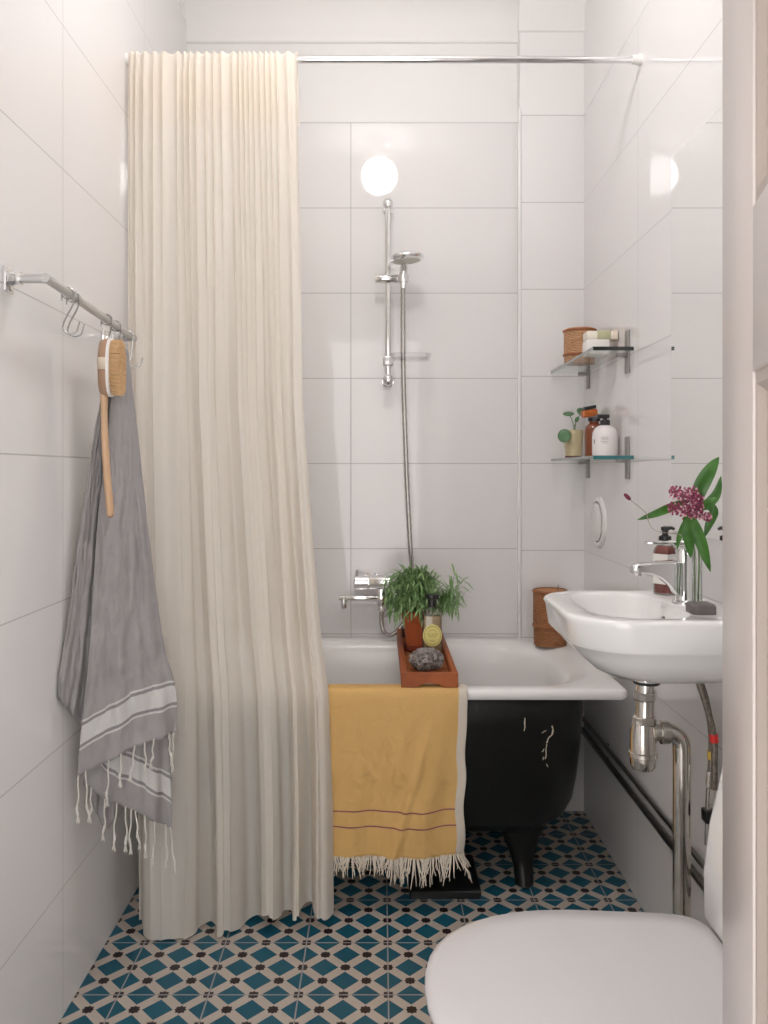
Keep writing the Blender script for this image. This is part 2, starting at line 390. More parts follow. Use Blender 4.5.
# coved cornice with a bead
def cove(x0, x1, y, dz):
    mb = MB(); prof = [(y, 2.672 + dz), (y - .006, 2.675 + dz), (y - .008, 2.681 + dz), (y - .006, 2.688 + dz)]
    for i in range(13):
        a = .5 * PI * i / 12
        prof.append((y - .006 - .14 * (1 - math.cos(a)), 2.69 + dz + (ZC - 2.69 - dz) * math.sin(a)))
    prof += [(y, ZC)]
    mb.loft([[V((x, p[0], p[1])) for p in prof] for x in (x0, x1)])
    return mb
struct(cove(XL, .480, YB, .006).build('trim_2', M['ceil']))
struct(cove(.474, XR, 2.80, .014).build('trim_3', M['ceil']))

# door leaf (open into the room, hinged behind the picture's right side)
A = V((.245, .335, 0)); B = V((.400, .952, 0)); dvec = (B - A).normalized(); nvec = V((-dvec.y, dvec.x, 0)); Ld = (B - A).length
def dp(t, n, z): p = B - dvec * t + nvec * n; return V((p.x, p.y, z))   # t back from the free edge, n outwards
dm = MB(); TH = .04
def slab(mb, t0, t1, z0, z1, n0, n1):
    vs = [dp(t, n, z) for z in (z0, z1) for n in (n0, n1) for t in (t0, t1)]
    mb.add(vs, [(0, 2, 3, 1), (4, 5, 7, 6), (0, 1, 5, 4), (2, 6, 7, 3), (0, 4, 6, 2), (1, 3, 7, 5)])
SW = .176
slab(dm, 0, SW, .005, 2.03, -TH, 0); slab(dm, Ld - SW, Ld, .005, 2.03, -TH, 0)
for z0, z1 in ((.005, .22), (1.266, 1.426), (1.93, 2.03)): slab(dm, SW, Ld - SW, z0, z1, -TH, 0)
door = struct(dm.build('door_1', M['door'], bevel=.0025))
def door_panel(z0, z1):
    mb = MB(); t0, t1 = SW, Ld - SW
    slab(mb, t0 + .001, t1 - .001, z0 + .001, z1 - .001, -.028, -.014)
    for k, (i0, n0, i1, n1) in enumerate(((0, -.003, .012, -.002), (.012, -.002, .02, -.009), (.02, -.009, .034, -.013))):
        R0 = [dp(a, n0, b) for a, b in ((t0 + i0, z0 + i0), (t1 - i0, z0 + i0), (t1 - i0, z1 - i0), (t0 + i0, z1 - i0))]
        R1 = [dp(a, n1, b) for a, b in ((t0 + i1, z0 + i1), (t1 - i1, z0 + i1), (t1 - i1, z1 - i1), (t0 + i1, z1 - i1))]
        mb.loft([R0, R1], False, False)
    return mb
for z0, z1 in ((.22, 1.266), (1.426, 1.93)): door_panel(z0, z1).build('door_panel', M['door_shaded'], door, smooth=False)

# ------------------------------------------------------------------ ceiling lamp
t = thing('ceiling_lamp', (-.008, 1.63, ZC), 'round white opal globe ceiling lamp, lit, seen only mirrored in the tiles', 'lamp')
MB().lathe([(.055, -.028), (.06, -.02), (.06, 0)], t.location).build('lamp_base', M['whiteplastic'], t)
MB().cyl(V((-.008, 1.63, ZC - .028)), V((-.008, 1.63, 2.745)), .03).build('lamp_neck', M['whiteplastic'], t)
MB().sphere((-.008, 1.63, 2.66), .09, 32, 20).build('lamp_globe', M['lamp'], t)

# ------------------------------------------------------------------ bathtub
t = thing('bathtub', (0, 2.5, 0), 'old white enamelled bathtub with chipped black painted outside on iron feet', 'bathtub')
X0, X1, Y0, Y1 = -.675, .660, 2.16, 2.852
rz = .59
tub = MB()
R = []
R.append(rrect(X0 + .006, X1 - .006, Y0 + .006, Y1 - .002, .016, rz - .028))
R.append(rrect(X0, X1, Y0, Y1, .02, rz - .022))
R.append(rrect(X0, X1, Y0, Y1, .02, rz - .008))
R.append(rrect(X0 + .004, X1 - .004, Y0 + .004, Y1 - .002, .018, rz - .002))
R.append(rrect(X0 + .012, X1 - .012, Y0 + .012, Y1 - .006, .03, rz))
def basin(i, z, k=.19):
    return rrect(X0 + .06 + i * 1.0, X1 - .052 - i * 1.15, Y0 + .042 + i * .6, Y1 - .048 - i * .6, [k] * 4, z)
R.append(basin(0, rz)); R.append(basin(.008, rz - .002))
for i, z in ((.024, .582), (.042, .57), (.056, .55), (.066, .50), (.08, .40), (.10, .30), (.125, .24), (.17, .20), (.22, .185)): R.append(basin(i, z))
tub.loft(R, False, True)
rimob = tub.build('basin', M['enamel'], t, ang=50)
body = MB(); R = []
for (z, xr, xl, yf, yb, k) in ((.568, .562, -.64, 2.205, 2.835, .07), (.55, .566, -.645, 2.195, 2.838, .08), (.52, .566, -.645, 2.188, 2.838, .09), (.48, .564, -.64, 2.186, 2.836, .10),
        (.40, .560, -.635, 2.190, 2.83, .11), (.32, .555, -.62, 2.198, 2.82, .12), (.25, .548, -.60, 2.212, 2.80, .13), (.20, .535, -.58, 2.235, 2.775, .14),
        (.165, .505, -.55, 2.27, 2.74, .14), (.145, .45, -.49, 2.33, 2.68, .13)):
    R.append(rrect(xl, xr, yf, yb, k, z, 10))
body.loft(R, False, True)
bodyob = body.build('shell', M['black'], t, ang=50)
bodyob['label'] = 'black painted outer shell with chipped paint'
bvh = BVHTree.FromPolygons([p[:] for p in body.v], body.f)
def chip(pts, w):
    mb = MB()
    for (a, b) in zip(pts, pts[1:]):
        q = []
        for (px, py, s) in ((a[0], a[1], -1), (a[0], a[1], 1), (b[0], b[1], 1), (b[0], b[1], -1)):
            ww = w * random.uniform(.4, 1.1)
            d = (at(px + s * ww, py, 1.0) - V((0, 0, EYE))).normalized()
            h = bvh.ray_cast(V((0, 0, EYE)), d)
            q.append((h[0] - d * .0015) if h[0] else at(px, py, 2.19))
        o = mb.add(q + [p + V((0, .0012, 0)) for p in q], [(0, 1, 2, 3), (7, 6, 5, 4), (0, 4, 5, 1), (1, 5, 6, 2), (2, 6, 7, 3), (3, 7, 4, 0)])
    return mb
ch = [([(525, 718), (524.6, 722), (525, 726), (524.2, 731)], .9), ([(552, 726), (553, 730), (552, 735), (548.5, 738), (547, 743)], .9), ([(542, 733), (546, 730.5)], .8),
      ([(547, 744), (546, 750), (546.3, 755), (545.2, 759)], .7), ([(544, 749), (542.5, 752)], .6), ([(543.4, 757), (543, 760)], .5), ([(546.5, 764), (548, 767)], .6)]
for pts, w_ in ch: chip(pts, w_).build('paint_chip', M['chip'], bodyob, smooth=False)
def tubfoot(x, y, s, sy):
    mb = MB(); R = []
    for (z, rx, ry, ox, oy) in ((.255, .02, .02, -.015, -.012), (.21, .085, .035, -.01, -.01), (.175, .075, .04, 0, 0), (.135, .055, .036, .002, .008), (.09, .040, .030, .004, .012), (.05, .029, .027, .006, .008), (.022, .027, .03, .007, -.002), (.004, .027, .032, .007, -.006), (0, .024, .028, .007, -.006)):
        R.append([V((x + s * ox + rx * math.cos(a), y + sy * oy + ry * math.sin(a), z)) for a in [2 * PI * i / 16 for i in range(16)]])
    return mb.loft(R)
for (x, y, s, sy) in ((.400, 2.315, 1, 1), (-.42, 2.315, -1, 1), (.400, 2.71, 1, -1), (-.42, 2.71, -1, -1)):
    tubfoot(x, y, s, sy).build('foot', M['black'], t)

# ------------------------------------------------------------------ curtain rod, curtain
RZ, RY = 2.278, 2.182
t = thing('curtain_rod', (0, RY, RZ), 'chrome shower curtain rod spanning wall to wall above the bathtub', 'curtain rod')
MB().cyl((XL + .004, RY, RZ), (XR - .004, RY, RZ), .0092).build('rod', M['chrome'], t)
for x, s in ((XL, 1), (XR, -1)):
    MB().lathe([(.0155, 0), (.0155, .006), (.0125, .012), (.0115, .026)], (x, RY, RZ), 24, Matrix.Rotation(s * PI / 2, 3, 'Y')).build('end_flange', M['whiteplastic'], t)
edge = [(52, 297), (120, 298.5), (400, 303), (560, 315), (640, 322), (690, 329), (800, 333), (905, 334)]
def curtain_rows(nu=420):
    rows = []; uvs = []
    HT = .17
    prog = []
    for i in range(9): prog.append(('b', RZ - HT + (HT) * i / 8))
    for i in range(1, 8): prog.append(('o', i / 8))
    nf = 96
    for i in range(nf + 1): prog.append(('f', i / nf))
    for k, q in prog:
        row = []; uvr = []
        for j in range(nu + 1):
            s = j / nu
            hem = lerp(.006, .040, sstep(.45, .7, s)) + .012 * math.sin(9.5 * s * PI + .6) * sstep(.2, .6, s) + .004 * math.sin(41 * s)
            hem = max(hem, .006)
            if k == 'f': z = lerp(RZ, hem, q)
            elif k == 'b': z = q
            else: z = RZ + .0135 * math.sin(PI * q)
            tt = max(0, (RZ - z) / (RZ - .01))
            py = CY + (EYE - z) * F / 2.13
            xl = lerp(-.674, -.628, sstep(.15, 1.0, tt)); xr = (table(edge, py) - CX) * lerp(2.175, 2.11, tt) / F
            # fold phases wander along the cloth
            p1 = 2 * PI * (23 * s + .7 * math.sin(7 * s + 1) + .4 * math.sin(17 * s) + .16 * math.sin(37 * s))
            p2 = 2 * PI * (4.9 * s + .2 + .38 * math.sin(6.3 * s + .5 + 1.0 * tt) + .16 * math.sin(13 * s + 1.5 * tt))
            p3 = 2 * PI * (11.3 * s + .6 * math.sin(5 * s + 2) + .2 * math.sin(2.2 * tt + 4 * s))
            near = sstep(.0, .03, tt)
            a1 = lerp(.008, .014, near) * (1 - .93 * sstep(.06, .55, tt)) * (.65 + .5 * noise.noise(V((s * 9, 0, 2))) + .3)
            a2 = lerp(.030, lerp(.042, .034, s), sstep(.75, 1, tt)) * sstep(.05, .85, tt); a3 = .0055 * sstep(.06, .3, tt) * (1 - .55 * sstep(.4, 1, tt)) * (.6 + .8 * abs(noise.noise(V((s * 6, tt * 1.5, 9)))))
            f1 = .5 + .5 * math.sin(p1)
            f1 = f1 ** 1.4
            f2 = 1 - 2 * (.5 - .5 * math.sin(p2)) ** 2.2 - .15 + .16 * math.sin(2 * p2 + .7) + .25 * noise.noise(V((s * 14, tt * 2.5, 4)))
            off = a1 * f1 + a2 * f2 + a3 * math.sin(p3)
            yb = lerp(RY, lerp(2.055, 2.082, sstep(.3, .8, s)), sstep(.02, 1.0, tt) * .6 + .4 * tt)
            if k == 'o':
                y = RY + math.cos(PI * q) * (.0132 + .008 * f1 )
                z += .006 * f1
            elif k == 'b': y = RY + .0135 + a1 * f1 * .8
            else: y = yb - lerp(.0135, .0, sstep(0, .3, tt)) - off
            if z < .72:
                lim = 2.126
                if y > lim - .03: y = lim - .03 + .03 * math.tanh((y - lim + .03) / .03)
            x = lerp(xl, xr, s) + .007 * a2 / .034 * math.cos(p2) * min(1, s * 8) * min(1, (1 - s) * 8) + .003 * near * math.cos(p1) * min(1, s * 12) * min(1, (1 - s) * 12)
            row.append(V((x, y, z))); uvr.append((s, z))
        rows.append(row); uvs.append(uvr)
    return rows, uvs
rows, uvs = curtain_rows()
cu = MB().grid(rows, uvs).build('shower_curtain', M['curtain'], origin=(-.4, RY, 0), ang=180)
tag(cu, 'long cream gauze shower curtain gathered on the rod, falling to the floor', 'curtain')
# ------------------------------------------------------------------ mustard towel on the tub rim
def ytowel():
    rows = []; uvs = []
    path = [(2.2195, .50), (2.216, .54), (2.213, .575), (2.209, .592), (2.199, .5945), (2.185, .5945), (2.172, .5942), (2.160, .5925), (2.1545, .585), (2.152, .572)]
    for i in range(1, 46): path.append((lerp(2.150, 2.146, i / 45), lerp(.572, .150, i / 45)))
    nu = 90
    for (y, z) in path:
        row = []; uvr = []
        hang = sstep(.57, .35, z) if y < 2.158 else 0
        xl = lerp(-.142, -.130, hang); xr = table([(.15, .219), (.35, .222), (.59, .230)], z) + .003 * math.sin(z * 40) * hang
        for j in range(nu + 1):
            s = j / nu
            x = lerp(xl, xr, s); dz = 0; dy = 0
            if y < 2.158:
                dy = -hang * (.006 + .008 * math.sin(9 * s + 1.5 + 2 * z) + .004 * math.sin(23 * s - 9 * z))
                dl = s - lerp(.46, .80, (z - .15) / .43)       # long diagonal crease
                dy -= hang * .010 * math.exp(-(dl / .035) ** 2) - hang * .006 * math.exp(-((dl + .09) / .06) ** 2)
                dy -= (.006 * noise.noise(V((x * 14, z * 11, 3.1))) + .0025 * noise.noise(V((x * 38 + z * 12, z * 30, 8)))) * hang
                dz = .010 * (s - .45) ** 2 * 4 * (.57 - z) / .42
            row.append(V((x, min(y + dy, 2.1565 if y < 2.158 else 9), z + dz))); uvr.append((s, z))
        rows.append(row); uvs.append(uvr)
    return rows, uvs
yr, yu = ytowel()
t = MB().grid(yr, yu).build('hand_towel', M['yellowtowel'], origin=(.04, 2.15, .59), ang=180)
tag(t, 'mustard yellow fringed towel hanging over the front rim of the bathtub', 'towel')
sm = t.modifiers.new('thickness', 'SOLIDIFY'); sm.thickness = .0025; sm.offset = 0
fr = MB(); last = yr[-1]
for j in range(0, len(last), 1):
    for rep in range(2):
        p = last[j].copy(); p.x += random.uniform(-.003, .003); p.z += .004
        ln = random.uniform(.026, .066) * (1.15 if j > 40 else .85); sw = .012 * math.sin(j * .45) + random.uniform(-.010, .010) + (.012 if j > 82 else 0)
        dy = random.uniform(-.012, .004)
        fr.tube([p, p + V((sw * .3, dy * .4, -ln * .4)), p + V((sw * .8, dy, -ln * .75)), p + V((sw * 1.0 + random.uniform(-.004, .004), dy * 1.2, -ln))], [.0016, .0016, .0014, .0009], 5)
fr.build('fringe', M['fringe'], t)['label'] = 'ecru cotton fringe'

# ------------------------------------------------------------------ black slab under the towel
t = MB(); t.loft([rrect(.078, .276, 2.225, 2.43, .008, z, 4) for z in (0, .003, .017)] + [rrect(.081, .273, 2.228, 2.427, .006, .020, 4)])
tag(t.build('black_slab', M['pump'], origin=(.177, 2.33, 0)), 'flat square black slab lying on the patterned floor under the mustard towel', 'slab')

# ------------------------------------------------------------------ bath caddy and what stands on it
t = thing('bath_caddy', (.13, 2.48, .5955), 'reddish wooden bath rack with slatted bottom lying across the bathtub', 'bath rack')
cz0, cz1 = .5955, .634
for x0 in (.054, .1905):
    MB().box(x0, x0 + .0155, 2.18, 2.785, cz0, cz1).build('side_rail', M['wood'], t, bevel=.002)
mb = MB()
arch = [(.054, cz0), (.054, cz1), (.206, cz1), (.206, cz0), (.164, cz0)]
arch += [(.131 + .033 * math.cos(a), cz0 + .011 * math.sin(a)) for a in [PI * i / 14 for i in range(1, 14)]] + [(.098, cz0)]
mb.loft([[V((x, y, z)) for (x, z) in arch] for y in (2.164, 2.18)])
mb.build('end_board', M['wood'], t, bevel=.0012, seg=1)
MB().box(.0695, .1905, 2.768, 2.785, cz0, cz1 + .002).build('end_board', M['darkwood'], t, bevel=.002)
mb = MB(); y = 2.187
while y < 2.76:
    mb.box(.068, .192, y, y + .0085, .6015, .608); y += .0155
for x in (.085, .175): mb.box(x - .008, x + .008, 2.18, 2.77, .597, .602)
mb.build('slatted_base', M['woodx'], t, bevel=.001, seg=1)
PZ = .608
t = thing('potted_herb', (.113, 2.56, PZ), 'bushy narrow-leaved green plant in a terracotta pot on the bath rack', 'potted plant')
c = V((.113, 2.56, PZ))
MB().lathe([(.030, 0), (.040, .004), (.0425, .02), (.0385, .021), (.036, .008), (0.0, .007)], c, 32).build('saucer', M['saucer'], t)
MB().lathe([(.0, .0085), (.031, .0085), (.0345, .03), (.0425, .095), (.0455, .098), (.048, .101), (.0495, .126), (.0455, .127), (.0435, .112), (.0, .111)], c, 36, cap0=False, cap1=False).build('pot', M['terracotta'], t)
MB().lathe([(.0, .1125), (.03, .116), (.0435, .1125)], c, 24, cap0=False, cap1=False).build('soil', M['soil'], t)
def leaf(mb, base, d, up, L, W, bend=.3, fold=.25, n=6, wf=None):
    d = d.normalized(); side = d.cross(up)
    if side.length < 1e-4: side = V((1, 0, 0))
    side.normalize(); up2 = side.cross(d).normalized(); rows = []
    for i in range(n + 1):
        s = i / n
        w = W * (wf(s) if wf else math.sin(PI * min(1, .06 + s * .94)) ** .8)
        p = base + d * (L * s * (1 - .25 * bend * s)) - up2 * (bend * L * s * s)
        rows.append([p - side * w + up2 * (fold * w), p, p + side * w + up2 * (fold * w)])
    mb.grid(rows)
fo = MB(); st = MB()
def sprig(path, r0, nl, L, W):
    st.tube(path, [lerp(.0016, .0007, i / (len(path) - 1)) for i in range(len(path))], 6)
    n = len(path)
    for k in range(nl):
        f = lerp(r0, 1.0, k / max(1, nl - 1)); x = f * (n - 1); i = min(int(x), n - 2)
        p = path[i].lerp(path[i + 1], x - i); tg = (path[i + 1] - path[i]).normalized()
        a = k * 2.4 + random.uniform(-.4, .4); sd = tg.cross(V((0, 0, 1)) if abs(tg.z) < .9 else V((1, 0, 0))).normalized(); sd2 = tg.cross(sd)
        rad = sd * math.cos(a) + sd2 * math.sin(a)
        d = rad * random.uniform(.7, 1.0) + tg * random.uniform(.35, .9) + V((0, 0, random.uniform(-.25, .1)))
        leaf(fo, p, d, V((0, 0, 1)), L * random.uniform(.7, 1.15), W, random.uniform(.1, .5), .15, 5)
base = c + V((0, 0, .114))
for i in range(64):
    a = i * 2.399; q = math.sqrt((i + .5) / 64)
    tx = .108 * q * math.cos(a) - .004; ty = .095 * q * math.sin(a)
    h = .135 * (1 - .55 * q * q) + random.uniform(-.012, .016)
    if q > .8: h -= random.uniform(0, .075)
    e = base + V((tx, ty, h)); b0 = base + V((.022 * math.cos(a) * q, .022 * math.sin(a) * q, 0))
    m1 = base + V((tx * .45, ty * .45, h * .75 + .012))
    sprig(spline([b0, m1, e], 5), .2, 22, .040, .0029)
for tx, ty, h in ((-.092, -.03, .09), (-.087, -.045, .035), (-.07, -.06, .0), (-.045, -.075, .01), (-.02, -.08, .025), (.01, -.085, .03), (-.06, -.055, .05), (-.03, -.075, .06), (-.075, -.02, .13), (.03, -.06, .06), (-.098, -.02, .115), (-.095, .0, .075), (-.1, -.03, .055), (-.085, -.03, .015)):
    sprig(spline([base + V((tx * .2, ty * .2, 0)), base + V((tx * .6, ty * .6, h * .6 + .045)), base + V((tx, ty, h))], 5), .25, 20, .042, .003)
for e in (at(455, 574, 2.50), at(463, 581, 2.52), at(461, 596, 2.5), at(453, 586, 2.48), at(448, 600, 2.5), at(457, 605, 2.49)):
    sprig(spline([base + V((.03, 0, 0)), base + V((.085, -.02, .04)), V(e)], 6), .35, 30, .052, .003)
fo.build('foliage', M['leaf'], t); st.build('stems', M['stem'], t)

t = thing('soap_bottle', (.154, 2.45, PZ), 'glass soap bottle with black cap and oval yellow label on the bath rack', 'bottle')
bx, by = .154, 2.45
def bring(s, z, hx=.029, hy=.02, r=.010): return rrect(bx - hx * s, bx + hx * s, by - hy * s, by + hy * s, r * s, z, 5)
MB().loft([bring(.95, PZ), bring(1, PZ + .003), bring(1, PZ + .142), bring(.97, PZ + .149), bring(.8, PZ + .153), bring(.42, PZ + .155), bring(.40, PZ + .162)]).build('bottle_body', M['oilglass'], t)
MB().loft([bring(.86, PZ + .006), bring(.9, PZ + .009), bring(.9, PZ + .128), bring(.88, PZ + .129)]).build('liquid', M['oil'], t)
MB().lathe([(.0125, .156), (.0125, .178), (.0195, .180), (.0205, .186), (.0195, .193), (.0, .194)], (bx, by, PZ), 24).build('cap', M['pump'], t)
mb = MB(); lc = V((bx, by - .0206, PZ + .073))
mb.loft([[lc + V((.0285 * math.cos(a), o, .033 * math.sin(a))) for a in [2 * PI * i / 40 for i in range(40)]] for o in (0, -.0008)])
lab = mb.build('label', M['label'], t, smooth=False); lab['label'] = 'oval pale yellow paper label'
mb = MB(); o = -.0011
for rr in (.90, .84):
    ring0 = [lc + V((.0285 * rr * math.cos(a), o, .033 * rr * math.sin(a))) for a in [2 * PI * i / 40 for i in range(40)]]
    ring1 = [lc + V((.0285 * (rr - .035) * math.cos(a), o, .033 * (rr - .035) * math.sin(a))) for a in [2 * PI * i / 40 for i in range(40)]]
    mb.loft([ring0, ring1], False, False)
for zz, xs in ((.004, (-.016, -.0125, -.009, -.0015, .002, .0085, .012, .0155)), (-.002, (-.010, -.006, -.002, .002, .006, .010))):
    for x in xs: mb.box(lc.x + x - .0012, lc.x + x + .0012, lc.y + o - .0002, lc.y + o, lc.z + zz - .0016, lc.z + zz + .0016)
for k in range(9):
    a = PI * (.2 + .6 * k / 8); mb.box(lc.x + .014 * math.cos(a) - .0012, lc.x + .014 * math.cos(a) + .0012, lc.y + o - .0002, lc.y + o, lc.z + .017 * math.sin(a) - .001, lc.z + .017 * math.sin(a) + .001)
for k in range(5): mb.box(lc.x - .006 + k * .003 - .001, lc.x - .006 + k * .003 + .001, lc.y + o - .0002, lc.y + o, lc.z - .019 + .002 * (k % 2), lc.z - .015)
mb.build('label_print', M['print'], lab, smooth=False)

bm = bmesh.new(); bmesh.ops.create_icosphere(bm, subdivisions=6, radius=1)
for v in bm.verts:
    n = v.co.normalized(); d = 1 + .16 * noise.noise(n * 1.6 + V((3, 1, 7))) + .10 * noise.noise(n * 4.2) + .10 * noise.noise(n * 8) + .07 * noise.noise(n * 17) + .045 * noise.noise(n * 33)
    v.co = V((n.x * .047 * d, n.y * .040 * d, n.z * .031 * d))
zmin = min(v.co.z for v in bm.verts)
for v in bm.verts: v.co.z = max(v.co.z - zmin - .004, 0)
me = bpy.data.meshes.new('pumice_stone'); bm.to_mesh(me); bm.free(); me.materials.append(M['stone'])
me.polygons.foreach_set('use_smooth', [True] * len(me.polygons))
o = bpy.data.objects.new('pumice_stone', me); COL.objects.link(o); o.location = (.130, 2.30, PZ); tag(o, 'rough grey pumice lump at the near end of the bath rack', 'stone')

# ------------------------------------------------------------------ woven basket on the tub corner
def basket(name, loc, r, h, split, mat, label, loop=False):
    t = thing(name, loc, label, 'basket'); c = V(loc)
    def wv(a, z, rr): return 1 + .022 * math.sin(a * 13) * math.sin(z * 470) if rr > r * .6 else 1
    pr = [(r * .92, 0)]; k = 26
    pr += [(r * lerp(.94, .97, i / k), split * i / k) for i in range(k + 1)] + [(r * .9, split + .001)]
    MB().lathe(pr, c, 84, fn=wv).build('basket_body', mat, t)
    pr = [(r * .95, split + .0005)] + [(r * lerp(.995, .985, i / 40), split + .001 + (h - split - .003) * i / 40) for i in range(41)] + [(r * .93, h), (r * .90, h - .004), (0, h - .006)]
    MB().lathe(pr, c, 84, fn=wv).build('basket_lid', mat, t)
    for z in (split + .003, h - .006):
        MB().tube([c + V((r * 1.0 * math.cos(a), r * 1.0 * math.sin(a), z)) for a in [2 * PI * i / 48 for i in range(49)]], .0035, 8, sq=1).build('cane_band', M['rim'], t)
    if loop:
        MB().tube(spline([c + V((r * .35, -r * .6, h - .008)), c + V((r * .42, -r * .3, h + .012)), c + V((r * .5, .0, h + .016)), c + V((r * .55, r * .3, h + .01)), c + V((r * .5, r * .55, h - .008))], 6), .0012, 6).build('wire_loop', M['steel'], t)
    return t
basket('lidded_basket', (.570, 2.735, .59), .057, .185, .062, M['wicker'], 'brown woven birch basket with tall lid on the back corner of the bathtub', True)

# ------------------------------------------------------------------ bath mixer, shower rail, hand shower
t = thing('bath_mixer', (0, YB, .79), 'chrome wall-mounted bath mixer with short spout above the bathtub', 'mixer tap')
my = 2.80; mz = .79
for x in (-.035, .09):
    MB().lathe([(.03, 0), (.03, .006), (.014, .012), (.014, .045)], (x, YB, mz), 24, Matrix.Rotation(PI / 2, 3, 'X')).build('wall_union', M['chrome'], t)
MB().cyl((-.041, my, mz), (.095, my, mz), .0255, n=32).build('mixer_body', M['chrome'], t, bevel=.003)
h = MB().lathe([(.024, 0), (.0265, .003), (.0265, .046), (.022, .05)], (-.043, my, mz), 32, Matrix.Rotation(-PI / 2, 3, 'Y')).build('handle', M['chrome'], t)
MB().cyl((-.083, my - .005, mz + .024), (-.083, my - .005, mz + .042), .004, n=12).build('stop_pin', M['steel'], h)
MB().lathe([(.024, 0), (.0265, .003), (.0265, .046), (.022, .05)], (.097, my, mz), 32, Matrix.Rotation(PI / 2, 3, 'Y')).build('handle', M['chrome'], t)
MB().box(-.012, .016, my - .014, my + .014, .708, .768).build('diverter', M['chrome'], t, bevel=.004)
sp = MB().tube([(-.008, my, .735), (-.145, my, .735)], .0105, 20)
sp.cyl((-.128, my, .735), (-.128, my, .700), .0105)
sp.build('spout', M['chrome'], t, bevel=.002)
MB().cyl((.002, my, .709), (.002, my, .69), .011).build('hose_nut', M['chrome'], t)

sx, sy = .024, 2.795
t = thing('shower_rail', (sx, YB, 1.47), 'chrome vertical shower slide rail on the back wall', 'shower rail')
MB().cyl((sx, sy, 1.485), (sx, sy, 2.10), .0105).build('rail', M['chrome'], t)
for z in (2.093, 1.487):
    mb = MB().sphere((sx, sy, z), .0185, 20, 12, (1, 1, 1.15)); mb.cyl((sx, sy, z), (sx, YB, z), .0115); mb.cyl((sx, YB - .006, z), (sx, YB, z), .02)
    mb.build('wall_bracket', M['chrome'], t)
s = MB().cyl((-.020, sy - .006, 1.834), (.058, sy - .006, 1.834), .016, n=28).build('slider', M['chrome'], t, bevel=.002)
mb = MB(); mb.lathe([(.012, -.012), (.0185, -.012), (.0205, .012), (.0140, .012)], (.076, sy - .012, 1.832), 24); mb.cyl((.055, sy - .01, 1.832), (.063, sy - .012, 1.832), .010)
mb.build('handset_holder', M['chrome'], s)
MB().box(sx - .018, sx + .018, sy - .017, sy + .017, 1.535, 1.568).build('dish_clamp', M['alu'], t, bevel=.006)
mb = MB(); mb.loft([rrect(.035, .165, sy - .085, sy + .02, .03, 1.553), rrect(.031, .169, sy - .088, sy + .023, .032, 1.569), rrect(.036, .164, sy - .083, sy + .018, .03, 1.568), rrect(.040, .160, sy - .08, sy + .015, .028, 1.557)])
mb.build('soap_dish', M['clearplastic'], t)['label'] = 'clear plastic soap dish'

t = thing('hand_shower', (.076, sy, 1.83), 'chrome hand shower with flat round head and long hose clipped to the rail', 'hand shower')
hp = [V((.076, sy - .010, 1.80)), V((.0765, sy - .013, 1.83)), V((.078, sy - .028, 1.868)), V((.083, sy - .06, 1.893))]
MB().tube(spline(hp, 6), [.0105 + .003 * math.sin(PI * i / 18) for i in range(19)], 16).build('handle', M['chrome'], t)
HR = (Matrix.Rotation(math.radians(1), 3, 'X') @ Matrix.Rotation(math.radians(-5), 3, 'Y'))
hc = V((.086, sy - .075, 1.882))
MB().lathe([(.046, -.006), (.055, -.003), (.059, .004), (.057, .010), (.042, .019), (.018, .025), (.0, .026)], hc, 40, HR).build('head', M['chrome'], t)
MB().lathe([(.0, -.0085), (.04, -.008), (.047, -.0055), (.047, -.002)], hc, 40, HR).build('spray_face', M['spray'], t)['label'] = 'pale round spray plate'
pts = [at(403, 281, 2.785), at(403, 330, 2.79), at(403.5, 380, 2.80), at(406.5, 470, 2.80), at(410, 540, 2.80), at(412.5, 585, 2.805), at(410, 612, 2.80), at(400, 628, 2.79), at(391, 635, 2.79), at(384, 632, 2.795), at(381.6, 622, 2.80), V((.002, 2.80, .69))]
path = spline(pts, 14)
MB().tube(path, [.0075 + .0008 * (i % 2) for i in range(len(path))], 12).build('hose', M['hose'], t)

# ------------------------------------------------------------------ glass shelves
def shelf(name, z, yb, label, edgemat):
    t = thing(name, (XR, 2.5, z), label, 'shelf', 'glass shelves in the corner')
    x0, y0, y1 = .584, 2.235, 2.786
    MB().box(x0, XR - .004, y0 + .0015, y1, z - .008, z).build('glass_plate', M['glass'], t)
    mb = MB(); mb.box(x0, XR - .004, y0, y0 + .0014, z - .0102, z + .0004)
    mb.build('front_edge', edgemat, t, smooth=False)
    mb = MB(); mb.box(x0 - .0012, x0 - .0001, y0, y1, z - .008, z)
    mb.build('long_edge', M['longedge'], t, smooth=False)
    for y in yb:
        s = MB().box(XR - .006, XR, y - .016, y + .016, z - .065, z + .055).build('bracket', M['bracket'], t, bevel=.001)
        MB().box(XR - .034, XR - .005, y - .011, y + .011, z - .019, z - .0085).build('clip', M['bracket'], s, bevel=.001)
    return t
shelf('glass_shelf', 1.515, (2.298, 2.735), 'upper clear glass shelf on the right wall, with dark front edge', M['glassedge'])
shelf('glass_shelf', 1.215, (2.298, 2.735), 'lower clear glass shelf on the right wall, with teal front edge', M['tealedge'])
basket('birch_canister', (.636, 2.60, 1.5152), .050, .112, .026, M['wickerlight'], 'pale woven birch canister on the upper glass shelf')
t = MB().box(.606, .672, 2.385, 2.445, 1.5153, 1.560); tag(t.build('soap_box', M['boxwhite'], origin=(.64, 2.41, 1.515), bevel=.003), 'white carton on the upper glass shelf, under the soap bar', 'box')
t = thing('soap_bar', (.65, 2.415, 1.5601), 'cream wrapped soap bar with olive band lying on the white carton', 'soap')
MB().box(.606, .697, 2.388, 2.442, 1.5602, 1.586).build('wrapper', M['soapcream'], t, bevel=.005)
MB().box(.634, .679, 2.387, 2.443, 1.5601, 1.5868).build('paper_band', M['olive'], t, bevel=.005)
